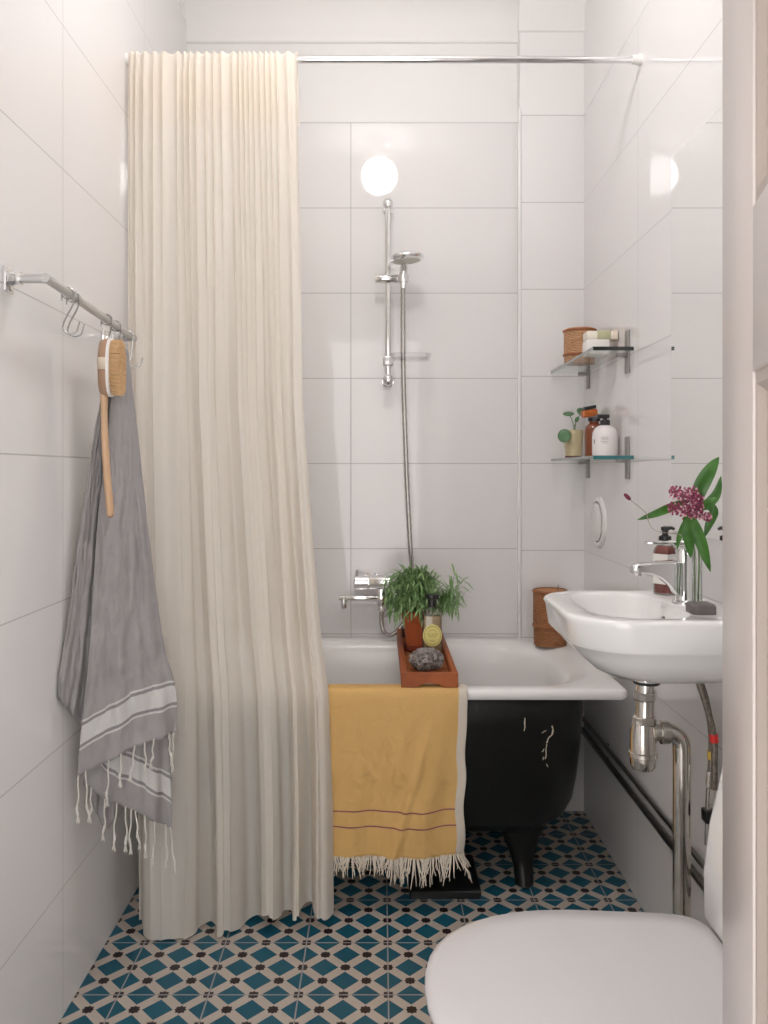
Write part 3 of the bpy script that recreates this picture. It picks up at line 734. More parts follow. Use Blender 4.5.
MB().box(.680, .6975, 2.3875, 2.4425, 1.5601, 1.5865).build('end_wrap', M['peach'], t, bevel=.004)

SZ = 1.215
t = thing('pilea_plant', (.640, 2.70, SZ), 'small round-leaved plant in a ribbed cream pot on the lower glass shelf', 'potted plant')
c = V((.640, 2.70, SZ))
MB().lathe([(.0, .0002), (.025, .0002), (.026, .006), (.0265, .0065)] + [(.0265 + .0075 * i / 24 + .0007 * math.sin(i * PI / 2), .0065 + .086 * i / 24) for i in range(25)] + [(.032, .094), (.031, .08), (.0, .079)], c, 36, cap0=False, cap1=False).build('pot', M['potcream'], t)
MB().lathe([(.0253, .0001), (.0275, .0008), (.0275, .008), (.0268, .009)], c, 32, cap1=False).build('pot_foot', M['darkwood'], t)
MB().lathe([(.0, .083), (.0312, .081)], c, 24, cap0=False, cap1=False).build('soil', M['soil'], t)
def disc_leaf(cen, nrm, r):
    nrm = nrm.normalized(); a = nrm.cross(V((0, 0, 1)));
    if a.length < .01: a = V((1, 0, 0))
    a.normalize(); b = nrm.cross(a); mb = MB(); rings = []
    for q, hgt in ((.02, .0), (.35, .0006), (.7, .0), (.92, -.0012), (1.0, -.0025)):
        rings.append([cen + (a * math.cos(w) * 1.0 + b * math.sin(w) * 1.08) * r * q + nrm * hgt for w in [2 * PI * i / 24 for i in range(24)]])
    rings += [[p - nrm * .0008 for p in rg] for rg in reversed(rings)]
    return mb.loft(rings)
for (px, py, Y, r, n) in ((568.5, 413, 2.70, .0185, V((-.1, -.45, 1))), (583.0, 411.5, 2.66, .0200, V((.2, -.8, .8))), (564.2, 435.5, 2.66, .0215, V((-.35, -1, .25))), (576.5, 419, 2.66, .0095, V((-.8, -.5, .4)))):
    e = at(px, py, Y)
    disc_leaf(e, n, r).build('leaf', M['leafpilea'], t)
    b0 = c + V((0, 0, .082)) + V((random.uniform(-.008, .008), random.uniform(-.008, .008), 0))
    MB().tube(spline([b0, b0.lerp(e, .5) + V((0, 0, .012)), e - n.normalized() * .001], 5), .0013, 6).build('stalk', M['stem'], t)

t = thing('amber_bottle', (.664, 2.53, SZ), 'brown amber glass bottle with orange and black pump between plant and white bottle', 'bottle')
c = V((.664, 2.53, SZ))
MB().lathe([(.026, .0002), (.0295, .003), (.0295, .083), (.027, .096), (.019, .104), (.0145, .107), (.0145, .112), (0, .112)], c, 32).build('bottle_body', M['amber'], t)
MB().lathe([(.019, .1125), (.019, .124), (.012, .126), (0, .127)], c, 24).build('collar', M['pump'], t)
mb = MB(); mb.box(-.018, .031, -.013, .013, .127, .150, Matrix.Translation(c) @ Matrix.Rotation(math.radians(-9), 4, 'Y'))
mb.build('pump_head', M['orange'], t, bevel=.005)['label'] = 'glossy orange pump head'
mb = MB(); mb.box(-.004, .034, -.012, .012, .150, .160, Matrix.Translation(c) @ Matrix.Rotation(math.radians(-11), 4, 'Y'))
mb.build('pump_top', M['pump'], t, bevel=.002)
t = thing('lotion_bottle', (.658, 2.385, SZ), 'round-shouldered pinkish white bottle with black pump on the lower glass shelf', 'bottle')
c = V((.658, 2.385, SZ))
MB().lathe([(.031, .0002), (.0355, .003), (.0370, .012), (.0370, .058), (.0352, .072), (.030, .083), (.022, .0895), (.013, .0925), (.0, .093)], c, 40).build('bottle_body', M['pink white'], t)
MB().lathe([(.0145, .0925), (.0145, .106), (.0115, .108), (.006, .109), (.006, .114), (0, .114)], c, 24).build('collar', M['pump'], t)
mb = MB(); mb.box(-.026, .012, -.009, .009, .113, .124, Matrix.Translation(c)); mb.build('pump_head', M['pump'], t, bevel=.003)
lab = MB()
def onb(ang, z, w, hh, mb, R=.0373):
    vs = []
    n = 4
    for zz in (z - hh / 2, z + hh / 2):
        for k in range(n + 1):
            a = ang + (k / n - .5) * w / R; vs.append(c + V((R * math.sin(a), -R * math.cos(a), zz)))
    mb.add(vs, [(k, k + 1, n + 2 + k, n + 1 + k) for k in range(n)])
for (z, w) in ((.056, .020), (.052, .022), (.048, .018), (.043, .024), (.039, .015)): onb(-.28, z, w, .0011, lab)
onb(-1.22, .044, .006, .012, lab)
lab.build('label_print', M['greyprint'], t, smooth=False)

# ------------------------------------------------------------------ wall air valve
t = thing('air_valve', (XR, 2.60, 1.010), 'round white air valve on the right wall below the glass shelves', 'vent')
RM = Matrix.Rotation(-PI / 2, 3, 'Y')
MB().lathe([(.083, 0), (.083, .003), (.079, .008), (.070, .0105), (.066, .010), (.064, .0)], (XR, 2.60, 1.010), 48, RM).build('outer_ring', M['whiteplastic'], t)
MB().lathe([(.050, .0), (.050, .008), (.060, .0095), (.062, .011), (.055, .014), (.03, .017), (.0, .018)], (XR, 2.60, 1.010), 48, RM).build('centre_disc', M['whiteplastic'], t)

# ------------------------------------------------------------------ mirror
t = thing('wall_mirror', (XR, 1.70, 1.03), 'frameless rectangular mirror on the right wall above the washbasin', 'mirror')
MB().box(XR - .0045, XR - .0002, 1.36, 1.945, 1.03, 1.918).build('mirror_glass', M['mirror'], t, smooth=False)
for y in (1.48, 1.82): MB().box(XR - .007, XR, y - .012, y + .012, 1.023, 1.037).build('mirror_clip', M['alu'], t, bevel=.001)

# ------------------------------------------------------------------ washbasin
t = thing('washbasin', (XR, 1.66, .76), 'white ceramic wall-hung washbasin under the mirror', 'washbasin')
def sring(x0, y0, y1, r0, r1, z, x1=XR - .0005):
    R = rrect(x0, x1, y0, y1, [r0, .002, .002, r1], z, 10)
    out = []
    for p in R:                                        # bow the front edge outwards a little
        f = max(0, 1 - (p.x - x0) / .12); q = (p.y - y0) / (y1 - y0)
        out.append(V((p.x - .018 * f * math.sin(PI * q), p.y, p.z)))
    return out
SB = MB(); R = []
by0, by1, bx0, bz = 1.460, 1.862, .366, .90
R.append([V((.545 + .045 * math.cos(a), 1.66 + .045 * math.sin(a), .757)) for a in [0] * 0] or sring(.50, 1.60, 1.72, .05, .05, .757, .60))
R.append(sring(.475, 1.565, 1.755, .07, .07, .762, .64))
R.append(sring(.435, 1.52, 1.80, .08, .09, .785, .70))
R.append(sring(.402, 1.488, 1.832, .10, .09, .815))
R.append(sring(.385, 1.472, 1.848, .105, .095, .836))
R.append(sring(.376, 1.464, 1.856, .105, .095, .842))
R.append(sring(bx0 + .004, by0 + .002, by1 - .002, .105, .095, .885))
R.append(sring(bx0, by0, by1, .105, .095, .893))
R.append(sring(bx0 + .003, by0 + .003, by1 - .003, .102, .092, .8985))
R.append(sring(bx0 + .010, by0 + .009, by1 - .009, .096, .088, bz))
def iring(i, z): return sring(bx0 + .040 + i, by0 + .038 + i * .9, by1 - .038 - i * .9, .07, .085, z, .585 - i * .5)
R.append([p for p in rrect(bx0 + .036, .588, by0 + .034, by1 - .034, [.105, .055, .055, .095], bz, 10)])
for i, z in ((.004, .8975), (.010, .888), (.022, .86), (.04, .83), (.07, .806), (.10, .797)):
    R.append(rrect(bx0 + .036 + i, .588 - i * .55, by0 + .034 + i * .9, by1 - .034 - i * .9, [.10, .055, .055, .09], z, 10))
SB.loft(R, True, True)
SB.build('basin', M['ceramic'], t, ang=60)
MB().lathe([(.0, .0), (.019, .0), (.021, .0015), (.021, .003), (.0, .0035)], (.50, 1.66, .797), 24).build('drain_plug', M['chrome'], t)
mb = MB(); ov = [V((.5825 - .0, 1.66 + .0075 * math.cos(a), .866 + .009 * math.sin(a))) for a in [2 * PI * i / 20 for i in range(20)]]
mb.loft([[p + V((-.0075, 0, 0)) for p in ov], [p + V((.006, 0, 0)) for p in ov]]); mb.build('overflow_slot', M['steel'], t, smooth=False)

# faucet
fx, fy = .624, 1.672
t = thing('basin_mixer', (fx, fy, bz), 'chrome single lever basin mixer on the washbasin', 'mixer tap')
MB().lathe([(.024, .0), (.024, .004), (.0185, .008), (.0165, .03), (.0165, .108), (.015, .112), (0, .112)], (fx, fy, bz), 32).build('mixer_body', M['chrome'], t)
mb = MB(); R = []
for (x, zt, zb, hw) in ((fx + .004, .988, .905, .015), (fx - .02, .988, .920, .0165), (fx - .035, .987, .939, .0165), (fx - .052, .986, .953, .0165), (fx - .072, .984, .961, .016), (fx - .095, .982, .963, .016), (fx - .104, .980, .961, .0155), (fx - .108, .977, .962, .0135)):
    R.append([V((x, fy + a * hw, z)) for (a, z) in ((-1, zb + .003), (-.8, zb), (.8, zb), (1, zb + .003), (1, zt - .003), (.8, zt), (-.8, zt), (-1, zt - .003))])
mb.loft(R); mb.build('spout', M['chrome'], t, ang=45)
MB().cyl((fx - .095, fy, .967), (fx - .097, fy, .957), .0095, n=20).build('aerator', M['alu'], t)
mb = MB(); R = []
for (x, z, hw, th) in ((fx + .018, 1.016, .013, .012), (fx + .0, 1.0165, .0165, .013), (fx - .03, 1.019, .0155, .009), (fx - .06, 1.0215, .014, .006), (fx - .078, 1.023, .012, .004), (fx - .082, 1.0235, .008, .002)):
    R.append([V((x, fy + a * hw, z + b * th)) for (a, b) in ((-1, .25), (-.85, 0), (.85, 0), (1, .25), (1, .8), (.85, 1), (-.85, 1), (-1, .8))])
mb.loft(R); mb.build('lever', M['chrome'], t, ang=45)

# soap dispenser behind the faucet
sxy = V((.628, 1.795, bz)); t = thing('soap_dispenser', sxy, 'square clear soap bottle with black pump standing behind the basin mixer', 'soap dispenser')
def sq(hs, z, r=.006):
    R = rrect(-hs, hs, -hs, hs, r, 0, 4); Q = Matrix.Rotation(math.radians(38), 3, 'Z')
    return [sxy + Q @ p + V((0, 0, z)) for p in R]
MB().loft([sq(.0185, .0003), sq(.0195, .003), sq(.0195, .095), sq(.0175, .103), sq(.012, .110, .005), sq(.0115, .116, .005)]).build('bottle_body', M['oilglass'], t)
MB().loft([sq(.0165, .004), sq(.0172, .006), sq(.0172, .094), sq(.0155, .101), sq(.0105, .107, .004)]).build('liquid', M['redliquid'], t)
mb = MB().loft([sq(.0199, .024), sq(.0199, .090)], False, False); mb.build('label', M['boxwhite'], t)['label'] = 'white wraparound label'
MB().lathe([(.0135, .1155), (.0135, .128), (.0085, .130), (.0065, .131), (.0065, .140), (.009, .141), (.009, .149), (0, .150)], sxy, 24).build('pump', M['pump'], t)
MB().tube([sxy + V((-.004, 0, .146)), sxy + V((.014, -.004, .1465)), sxy + V((.019, -.005, .144))], [.0045, .004, .0032], 10).build('pump_spout', M['pump'], t)

# vase with flowers
vb = V((.6275, 1.612, bz)); t = thing('flower_vase', vb, 'slim clear glass tube vase with mauve flowers and long leaves beside the mixer', 'vase')
MB().lathe([(.0, .0002), (.0095, .0002), (.0102, .002), (.0102, .128), (.0093, .128), (.0093, .006), (.0, .005)], vb, 28, cap0=False, cap1=False).build('glass_tube', M['vase'], t)
MB().lathe([(.0, .0055), (.0091, .0065), (.0091, .085), (.0, .0852)], vb, 24, cap0=False, cap1=False).build('water', M['water'], t)
VY = 1.60
def lp(px, py, Y=VY): return at(px, py, Y)
def bigleaf(pts, W, up=V((0, -1, .3))):
    path = spline(pts, 6); mb = MB(); rows = []; n = len(path)
    for i, p in enumerate(path):
        s = i / (n - 1); tg = (path[min(i + 1, n - 1)] - path[max(0, i - 1)]).normalized(); sd = tg.cross(up).normalized(); u2 = sd.cross(tg).normalized()
        w = W * math.sin(PI * min(1, .04 + .96 * s) ** .85) ** .75 if 0 < i < n - 1 else W * .04
        rows.append([p - sd * w + u2 * w * .22, p - sd * w * .5 + u2 * w * .05, p, p + sd * w * .5 + u2 * w * .05, p + sd * w + u2 * w * .22])
    mb.grid(rows); return mb
lv = [([lp(694, 508, 1.61), lp(700, 488, 1.60), lp(710, 470, 1.60), lp(719, 457, 1.61)], .0150),
      ([lp(690, 500, 1.62), lp(672, 507, 1.60), lp(655, 514, 1.585), lp(637, 520, 1.575)], .0085),
      ([lp(688, 512, 1.59), lp(687, 530, 1.575), lp(689, 545, 1.575), lp(691, 558, 1.58)], .0115),
      ([lp(692, 516, 1.585), lp(698, 535, 1.57), lp(704, 553, 1.565), lp(710.5, 572, 1.565)], .0120),
      ([lp(690, 512, 1.62), lp(684, 525, 1.64), lp(679, 538, 1.65), lp(677, 550, 1.65)], .0065),
      ([lp(697, 510, 1.62), lp(707, 506, 1.63), lp(713, 512, 1.635), lp(708, 526, 1.63), lp(704, 538, 1.62)], .0105),
      ([lp(700, 507, 1.62), lp(710, 502, 1.62), lp(717, 492, 1.62), lp(721, 476, 1.62)], .0100),
      ([lp(696, 512, 1.60), lp(704, 504, 1.585), lp(711, 500, 1.575), lp(717, 497, 1.57)], .0060)]
for pts, W in lv:
    mb = bigleaf(pts, W); mb.build('leaf', M['leafdark'], t, ang=180)
top = lp(690, 508, 1.60)
MB().tube(spline([vb + V((.002, 0, .008)), vb + V((.003, 0, .12)), top], 6), .0017, 8).build('stem', M['stem'], t)
MB().tube(spline([vb + V((-.004, .002, .01)), vb + V((-.006, .0, .125)), lp(690, 515, 1.59)], 6), .0015, 8).build('stem', M['stem'], t)
sl = spline([vb + V((-.003, 0, .012)), vb + V((-.009, .0, .13)), lp(655, 530, 1.58), lp(645, 512, 1.57), lp(630.5, 500, 1.56)], 8)
MB().tube(sl, .0008, 6).build('stem', M['twig'], t)
bd = lp(627.5, 497, 1.56); dirn = (bd - sl[-1]).normalized(); q = V((0, 0, 1)).rotation_difference(dirn).to_matrix()
MB().lathe([(.001, -.008), (.0032, -.006), (.0042, 0), (.0034, .006), (.001, .009)], bd, 14, q).build('bud', M['bud'], t)['label'] = 'crimson oval bud'
fl = MB(); ft = MB(); stl = MB()
cl = [(675, 492, .013), (683, 495, .014), (692, 493, .013), (690, 501, .016), (698, 499, .010), (674, 508, .013), (682, 510, .014), (691, 511, .016), (697, 513, .013), (690, 519, .012), (707, 517, .009), (699, 505, .011)]
for (px, py, r) in cl:
    cc = lp(px, py, 1.585 + random.uniform(-.012, .012))
    for k in range(36):
        zz = 1 - 2 * (k + .5) / 36; a = k * 2.399; d = V((math.sqrt(1 - zz * zz) * math.cos(a), math.sqrt(1 - zz * zz) * math.sin(a), zz))
        p = cc + d * r * random.uniform(.75, 1.05)
        stl.tube([cc + d * r * .1, p], .0004, 4)
        (ft if random.random() < .24 else fl).sphere(p, random.uniform(.0016, .0027), 7, 5)
fl.build('flower_head', M['flower'], t); ft.build('flower_tips', M['flowertip'], t); stl.build('flower_stalks', M['flower'], t)

mb = MB(); mb.loft([rrect(.590, .634, 1.530, 1.578, .006, bz + z, 5) for z in (.0003, .004, .016)] + [rrect(.593, .631, 1.533, 1.575, .005, bz + .0195, 5)])
tag(mb.build('soap_slab', M['slab'], origin=(.615, 1.555, bz)), 'dark grey block of soap on the washbasin deck', 'soap')

# ------------------------------------------------------------------ siphon, hoses, pipes
tx, ty = .537, 1.66
t = thing('sink_trap', (tx, ty, .56), 'chrome bottle trap and waste pipe under the washbasin', 'drain trap')
MB().lathe([(.030, .757), (.030, .750), (.027, .744), (.02, .742)], (tx + .006, ty, 0), 28).build('waste_flange', M['ceramic'], t)
MB().lathe([(.027, .744), (.028, .741), (.026, .738), (.018, .738)], (tx + .006, ty, 0), 28).build('gasket', M['rubber'], t)
MB().cyl((tx + .004, ty, .739), (tx + .002, ty, .64), .0185, n=28).build('tailpiece', M['chrome_worn'], t)
def nut(z0, z1, r, x):
    return MB().lathe([(r * .9, z0), (r, z0 + .003), (r, z1 - .003), (r * .9, z1)], (x, ty, 0), 12, fn=lambda a, z, rr: 1 + .05 * math.cos(6 * a))
nut(.704, .722, .0235, tx + .003).build('coupling_nut', M['chrome_worn'], t, ang=20)
nut(.655, .672, .0235, tx + .002).build('coupling_nut', M['chrome_worn'], t, ang=20)
MB().lathe([(.019, .668), (.0225, .655), (.026, .64), (.0265, .618), (.0265, .60), (.029, .598), (.029, .590), (.0262, .588), (.026, .572), (.022, .564), (.015, .561), (.0, .561)], (tx - .001, ty, 0), 36).build('bottle_cup', M['chrome_worn'], t)
oz = .638
hp = [V((tx + .02, ty, oz)), V((tx + .045, ty, oz)), V((.587, ty, oz + .001)), V((.604, ty, oz - .006)), V((.613, ty, oz - .02)), V((.615, ty, oz - .045)), V((.615, ty, .5)), V((.615, ty, .3)), V((.615, ty, .0))]
MB().tube(spline(hp, 8), .0178, 24).build('outlet_pipe', M['chrome_worn'], t)
mb = MB().lathe([(.019, .0), (.0235, .002), (.0235, .018), (.019, .02)], (tx + .032, ty, oz), 24, Matrix.Rotation(PI / 2, 3, 'Y')); mb.build('coupling_nut', M['chrome_worn'], t)
MB().lathe([(.032, 0), (.032, .004), (.02, .012)], (.615, ty, 0), 28).build('floor_flange', M['chrome_worn'], t)

def hose(label, pts, band, bandmat, by_):
    t = thing('supply_hose', pts[0], label, 'hose', 'water supply hoses under the washbasin')
    p = spline(pts, 8); MB().tube(p, .0065, 12).build('braided_hose', M['braid'], t)
    b = V(band); i = min(range(len(p)), key=lambda k: (p[k] - b).length); i = max(1, min(i, len(p) - 2)); d = (p[i + 1] - p[i - 1]).normalized()
    MB().cyl(p[i] - d * .008, p[i] + d * .008, .0085).build('end_ring', bandmat, t)
    e = p[-1]; d = (p[-1] - p[-2]).normalized()
    MB().cyl(e - d * .002, e + d * .028, .0085, n=6).build('hose_nut', M['chrome_worn'], t)
hy = 1.615
p1 = [at(696, 676, hy), at(702, 692, hy), at(709, 715, hy), at(714, 738, hy), at(714.5, 765, hy), at(714, 790, hy)]
hose('braided supply hose with red band under the washbasin', p1, p1[3], M['red'], hy)
p2 = [at(699, 678, hy + .03), at(706, 700, hy + .03), at(711, 730, hy + .03), at(711.5, 755, hy + .03), at(710.5, 772, hy + .03)]
hose('braided supply hose with brass yellow ring under the washbasin', p2, p2[3], M['yellowtape'], hy)
vz = at(709, 815, hy + .03)
t = thing('stop_valve', vz, 'small dark stop valve below the supply hoses beside the toilet tank', 'valve')
MB().cyl(vz + V((0, 0, .055)), vz + V((-.003, 0, -.06)), .006).build('valve_stem', M['chrome_worn'], t)
MB().box(vz.x - .012, vz.x + .012, vz.y - .014, vz.y + .014, vz.z - .014, vz.z + .012).build('valve_body', M['pump'], t, bevel=.004)
MB().cyl(vz, V((XR, vz.y, vz.z)), .007).build('wall_pipe', M['chrome_worn'], t)
for z, r, lab in ((.330, .0065, 'upper thin dark heating pipe running along the right wall'), (.288, .009, 'lower thicker dark heating pipe running along the right wall')):
    t = thing('heating_pipe', (.690, 2.0, z), lab, 'pipe', 'heating pipes along the right wall')
    mb = MB().cyl((.688, 1.40, z), (.688, 2.80, z), r, n=16); mb.build('pipe', M['darkpipe'], t)
    for y in (1.85, 2.5):
        MB().box(.685, XR, y - .006, y + .006, z - .004, z + .004).build('pipe_clip', M['darkpipe'], t)

# ------------------------------------------------------------------ toilet
t = thing('toilet', (.40, 1.19, 0), 'white toilet with closed lid in front of the right wall', 'toilet')
def dring(x0, x1, hw, z, cy=1.19, n=40, pw=2.35, corner=.035):
    out = []                                            # rounded front at x0, squarer back at x1
    xm = x0 + (x1 - x0) * .52
    for i in range(n):
        a = 2 * PI * i / n; cx, sy_ = math.cos(a), math.sin(a)
        e = 2 / pw if cx < 0 else 2 / 9.0
        px = (abs(cx) ** e) * (1 if cx >= 0 else -1); py = (abs(sy_) ** (2 / pw if cx < 0 else 2 / 9.0)) * (1 if sy_ >= 0 else -1)
        w = hw * (1 - (.075 * max(0, px)))
        out.append(V((xm + px * ((xm - x0) if cx < 0 else (x1 - xm)), cy + py * w, z)))
    return out
lx0, lx1 = .064, .546
mb = MB().loft([dring(lx0 + .012, lx1 - .004, .198, .398), dring(lx0 + .003, lx1, .207, .402), dring(lx0, lx1, .210, .408), dring(lx0 + .002, lx1, .209, .415), dring(lx0 + .012, lx1 - .004, .201, .4205), dring(lx0 + .05, lx1 - .03, .16, .4225), dring(lx0 + .15, lx1 - .12, .08, .4235)])
mb.build('lid', M['lid'], t, ang=60)
mb = MB().loft([dring(lx0 + .016, lx1 - .006, .184, .374), dring(lx0 + .008, lx1 - .002, .192, .379), dring(lx0 + .008, lx1 - .002, .192, .390), dring(lx0 + .016, lx1 - .006, .186, .3965)])
mb.build('seat', M['lid'], t, ang=60)
R = []
for (z, x0, x1, hw) in ((0, .22, .60, .115), (.02, .215, .60, .118), (.10, .235, .60, .105), (.20, .20, .60, .12), (.28, .12, .60, .16), (.34, .085, .60, .178), (.372, .078, .60, .183)):
    R.append(dring(x0, x1, hw, z))
MB().loft(R).build('bowl', M['ceramic'], t, ang=60)
for y in (1.10, 1.28): MB().cyl((.548, y - .018, .405), (.548, y + .018, .405), .011).build('hinge', M['chrome'], t)
R = []
for (z, x0, h_) in ((.365, .575, .165), (.39, .561, .178), (.428, .541, .188), (.50, .541, .19), (.58, .551, .19), (.66, .570, .19), (.74, .585, .189), (.78, .588, .188)):
    R.append(rrect(x0, XR - .006, 1.19 - h_, 1.19 + h_, [.022, .01, .01, .022], z, 8))
MB().loft(R).build('tank', M['ceramic'], t, ang=60)
R = [rrect(.584, XR - .006, 1.19 - .188, 1.19 + .188, [.045, .01, .01, .045], .781, 8), rrect(.582, XR - .006, 1.19 - .19, 1.19 + .19, [.045, .01, .01, .045], .80, 8), rrect(.60, XR - .012, 1.19 - .175, 1.19 + .175, [.04, .01, .01, .04], .81, 8)]
MB().loft(R).build('tank_lid', M['ceramic'], t, ang=60)
MB().lathe([(.022, .81), (.022, .816), (.018, .819), (0, .819)], (.65, 1.19, 0), 24).build('flush_button', M['chrome'], t)

# ------------------------------------------------------------------ towel bar, hooks, brush, grey towel
BX, BZ = -.610, 1.512
def barz(y): return lerp(1.523, 1.500, (y - 1.48) / .52)
t = thing('towel_bar', (XL, 1.74, BZ), 'grey metal towel bar on the left wall, bracketed at both ends', 'towel bar')
MB().tube(spline([(XL + .012, 1.482, 1.523), (BX - .012, 1.482, 1.523), (BX - .002, 1.486, 1.523), (BX, 1.497, 1.5222), (BX, 1.75, 1.511), (BX, 1.985, 1.5007), (BX - .002, 1.997, 1.50), (BX - .012, 2.0, 1.50), (XL + .012, 2.0, 1.50)], 6), .0086, 16).build('bar', M['satin'], t)
for y, z in ((1.482, 1.523), (2.0, 1.50)):
    s = MB().box(XL, XL + .007, y - .018, y + .018, z - .026, z + .020).build('bracket', M['chrome'], t, bevel=.003)
    mb = MB().lathe([(.014, .005), (.014, .012), (.0115, .016), (.0115, .028)], (XL, y, z), 20, Matrix.Rotation(PI / 2, 3, 'Y')); mb.build('socket', M['chrome'], s)
def hook(label, y, dx, tw=0):
    z = barz(y); c = V((BX, y, z)); r = .0105
    t = thing('s_hook', c, label, 'hook', 'wire hooks on the towel bar')
    pts = [V((-.012, 0, -.016)), V((-.0118, 0, -.004))]
    pts += [V((-r * math.cos(a), 0, r * math.sin(a))) for a in [PI * i / 8 for i in range(0, 9)]]
    pts += [V((.0095, 0, -.02)), V((.003 + dx, 0, -.05))]
    pts += [V((.012 + dx - .014 * math.cos(a), 0, -.066 - .013 * math.sin(a))) for a in [PI * i / 7 for i in range(0, 7)]] + [V((.029 + dx, 0, -.054))]
    Q = Matrix.Rotation(tw, 3, 'Z')
    MB().tube(spline([c + Q @ p for p in pts], 3), .0016, 8).build('wire', M['steel'], t)
    mb = MB(); mb.tube([c + Q @ V((.0118 * math.cos(a), .0, .0118 * math.sin(a))) for a in [2 * PI * i / 20 for i in range(21)]], .0013, 6)
    mb.build('wire_eye', M['steel'], t)
hook('bare wire hook nearest the bracket on the towel bar', 1.583, -.008, .25)
hook('bare wire hook, second from the near end of the towel bar', 1.608, -.008, .2)
hook('wire hook carrying the bath brush', 1.805, -.003, .1)
hook('wire hook carrying the grey towel', 1.868, -.002, .1)
hook('empty wire hook at the far end of the towel bar', 1.962, .003, .3)

# brush
YBR = 1.80
t = thing('bath_brush', at(106, 345, YBR), 'wooden long-handled bath brush hanging from the towel bar', 'brush')
def bp_(px, py): return at(px, py, YBR)
hl = [bp_(104.0, 388), bp_(104.2, 405), bp_(104.6, 430), bp_(105.8, 455), bp_(107.4, 480), bp_(109.2, 500), bp_(110.2, 513), bp_(110.3, 517)]
MB().tube(spline(hl, 5), [table([(0, .0085), (6, .0070), (14, .0075), (24, .0078), (32, .0075), (35, .004)], i) for i in range(36)], 14, sq=1.5).build('handle', M['beech'], t)
def oval(x, k, ztop, zbot, hw):
    zc, hz = (ztop + zbot) / 2, (ztop - zbot) / 2
    return [V((x, YBR + hw * k * math.copysign(abs(math.cos(a)) ** .8, math.cos(a)), zc + hz * (1 - (1 - k) * .4) * math.copysign(abs(math.sin(a)) ** .8, math.sin(a)))) for a in [2 * PI * i / 36 for i in range(36)]]
zt, zb_ = bp_(0, 339).z, bp_(0, 397).z
xb = bp_(100.5, 0).x
MB().loft([oval(xb, .6, zt, zb_, .031), oval(xb + .003, .86, zt, zb_, .031), oval(xb + .012, 1, zt, zb_, .031), oval(xb + .021, 1, zt, zb_, .031)]).build('brush_back', M['beechdark'], t, ang=60)
MB().loft([oval(xb + .0212, 1.02, zt, zb_, .0315), oval(xb + .0262, 1.02, zt, zb_, .0315), oval(xb + .027, .97, zt, zb_, .0315)]).build('pale_rim', M['whiteplastic'], t, ang=50)
br = MB()
for i in range(30):
    for j in range(11):
        fz = (i + .5) / 30 * 2 - 1; fy2 = (j / 10 * 2 - 1) * math.sqrt(max(0, 1 - fz ** 4)) * .86
        p = V((xb + .0268, YBR + fy2 * .031, (zt + zb_) / 2 + fz * (zt - zb_) / 2 * .95)); ln = .021 + random.uniform(-.001, .001)
        br.tube([p, p + V((ln * .5, random.uniform(-.001, .001), random.uniform(-.0008, .0008))), p + V((ln, random.uniform(-.002, .002), random.uniform(-.0015, .0015)))], [.0013, .0018, .0023], 5)
br.build('bristles', M['bristle'], t)['label'] = 'tan natural bristles'
z1_, z0_ = bp_(0, 359).z, bp_(0, 371).z
mb = MB(); pr = [(-.0012, .6), (-.0014, .35), (-.001, .1)]
arcp = [V((xb + .0215, YBR - .0325, 0)), V((xb + .008, YBR - .0325, 0)), V((xb - .0012, YBR - .018, 0)), V((xb - .003, YBR, 0)), V((xb - .0012, YBR + .018, 0)), V((xb + .008, YBR + .0325, 0)), V((xb + .0215, YBR + .0325, 0))]
ap = spline(arcp, 5); mb.grid([[V((p.x, p.y, z)) for p in ap] for z in (z1_, (z1_ + z0_) / 2, z0_)])
sb = mb.build('hand_strap', M['webbing'], t); sb['label'] = 'beige cotton hand strap'; sb.modifiers.new('thickness', 'SOLIDIFY').thickness = .0016
MB().tube(spline([bp_(104, 343), bp_(104.5, 337), bp_(106.5, 333), bp_(108.5, 337), bp_(108, 343)], 5), .0012, 6).build('hanging_loop', M['cord'], t)

# grey towel: three hanging layers gathered at the hook
def col3(tb):                                           # column of (px,py,Y) control points
    return spline([at(*p) for p in tb], 14)
def resample(path, n):
    L = [0]
    for a, b in zip(path, path[1:]): L.append(L[-1] + (b - a).length)
    out = []
    for i in range(n + 1):
        d = L[-1] * i / n; k = 0
        while k < len(L) - 2 and L[k + 1] < d: k += 1
        f = (d - L[k]) / max(1e-9, L[k + 1] - L[k]); out.append(path[k].lerp(path[k + 1], min(1, f)))
    return out, L[-1]
def layer(cols, nu, nv, amp, seed, hemcut=0):
    CR = [resample(col3(c), nv) for c in cols]
    rows = []; uvs = []
    lens = [c[1] for c in CR]
    for i in range(nv + 1):
        cp = spline([c[0][i] for c in CR], 12); cp, _ = resample(cp, nu)
        row = []; uvr = []
        f = i / nv
        for j, p in enumerate(cp):
            s = j / nu; ln = lens[min(int(s * (len(lens) - 1)), len(lens) - 1)]
            w = amp * f * (.7 * math.sin(2 * PI * (2.2 * s + .3 * f) + seed) + .5 * math.sin(2 * PI * (4.1 * s) + 2 * seed + 3 * f)) * min(1, s * 6 + .15) * min(1, (1 - s) * 6 + .15)
            w += .012 * f * noise.noise(V((s * 5, f * 9, seed))) + .0022 * noise.noise(V((s * 24, f * 50, seed + 9))) * min(1, f * 4) + .006 * noise.noise(V((s * 11, f * 22, seed + 5))) * min(1, f * 3)
            row.append(p + V((w * .35, -w, 0))); uvr.append((s, (1 - f) * ln))
        rows.append(row); uvs.append(uvr)
    return rows, uvs
HK = (121, 346, 1.866)
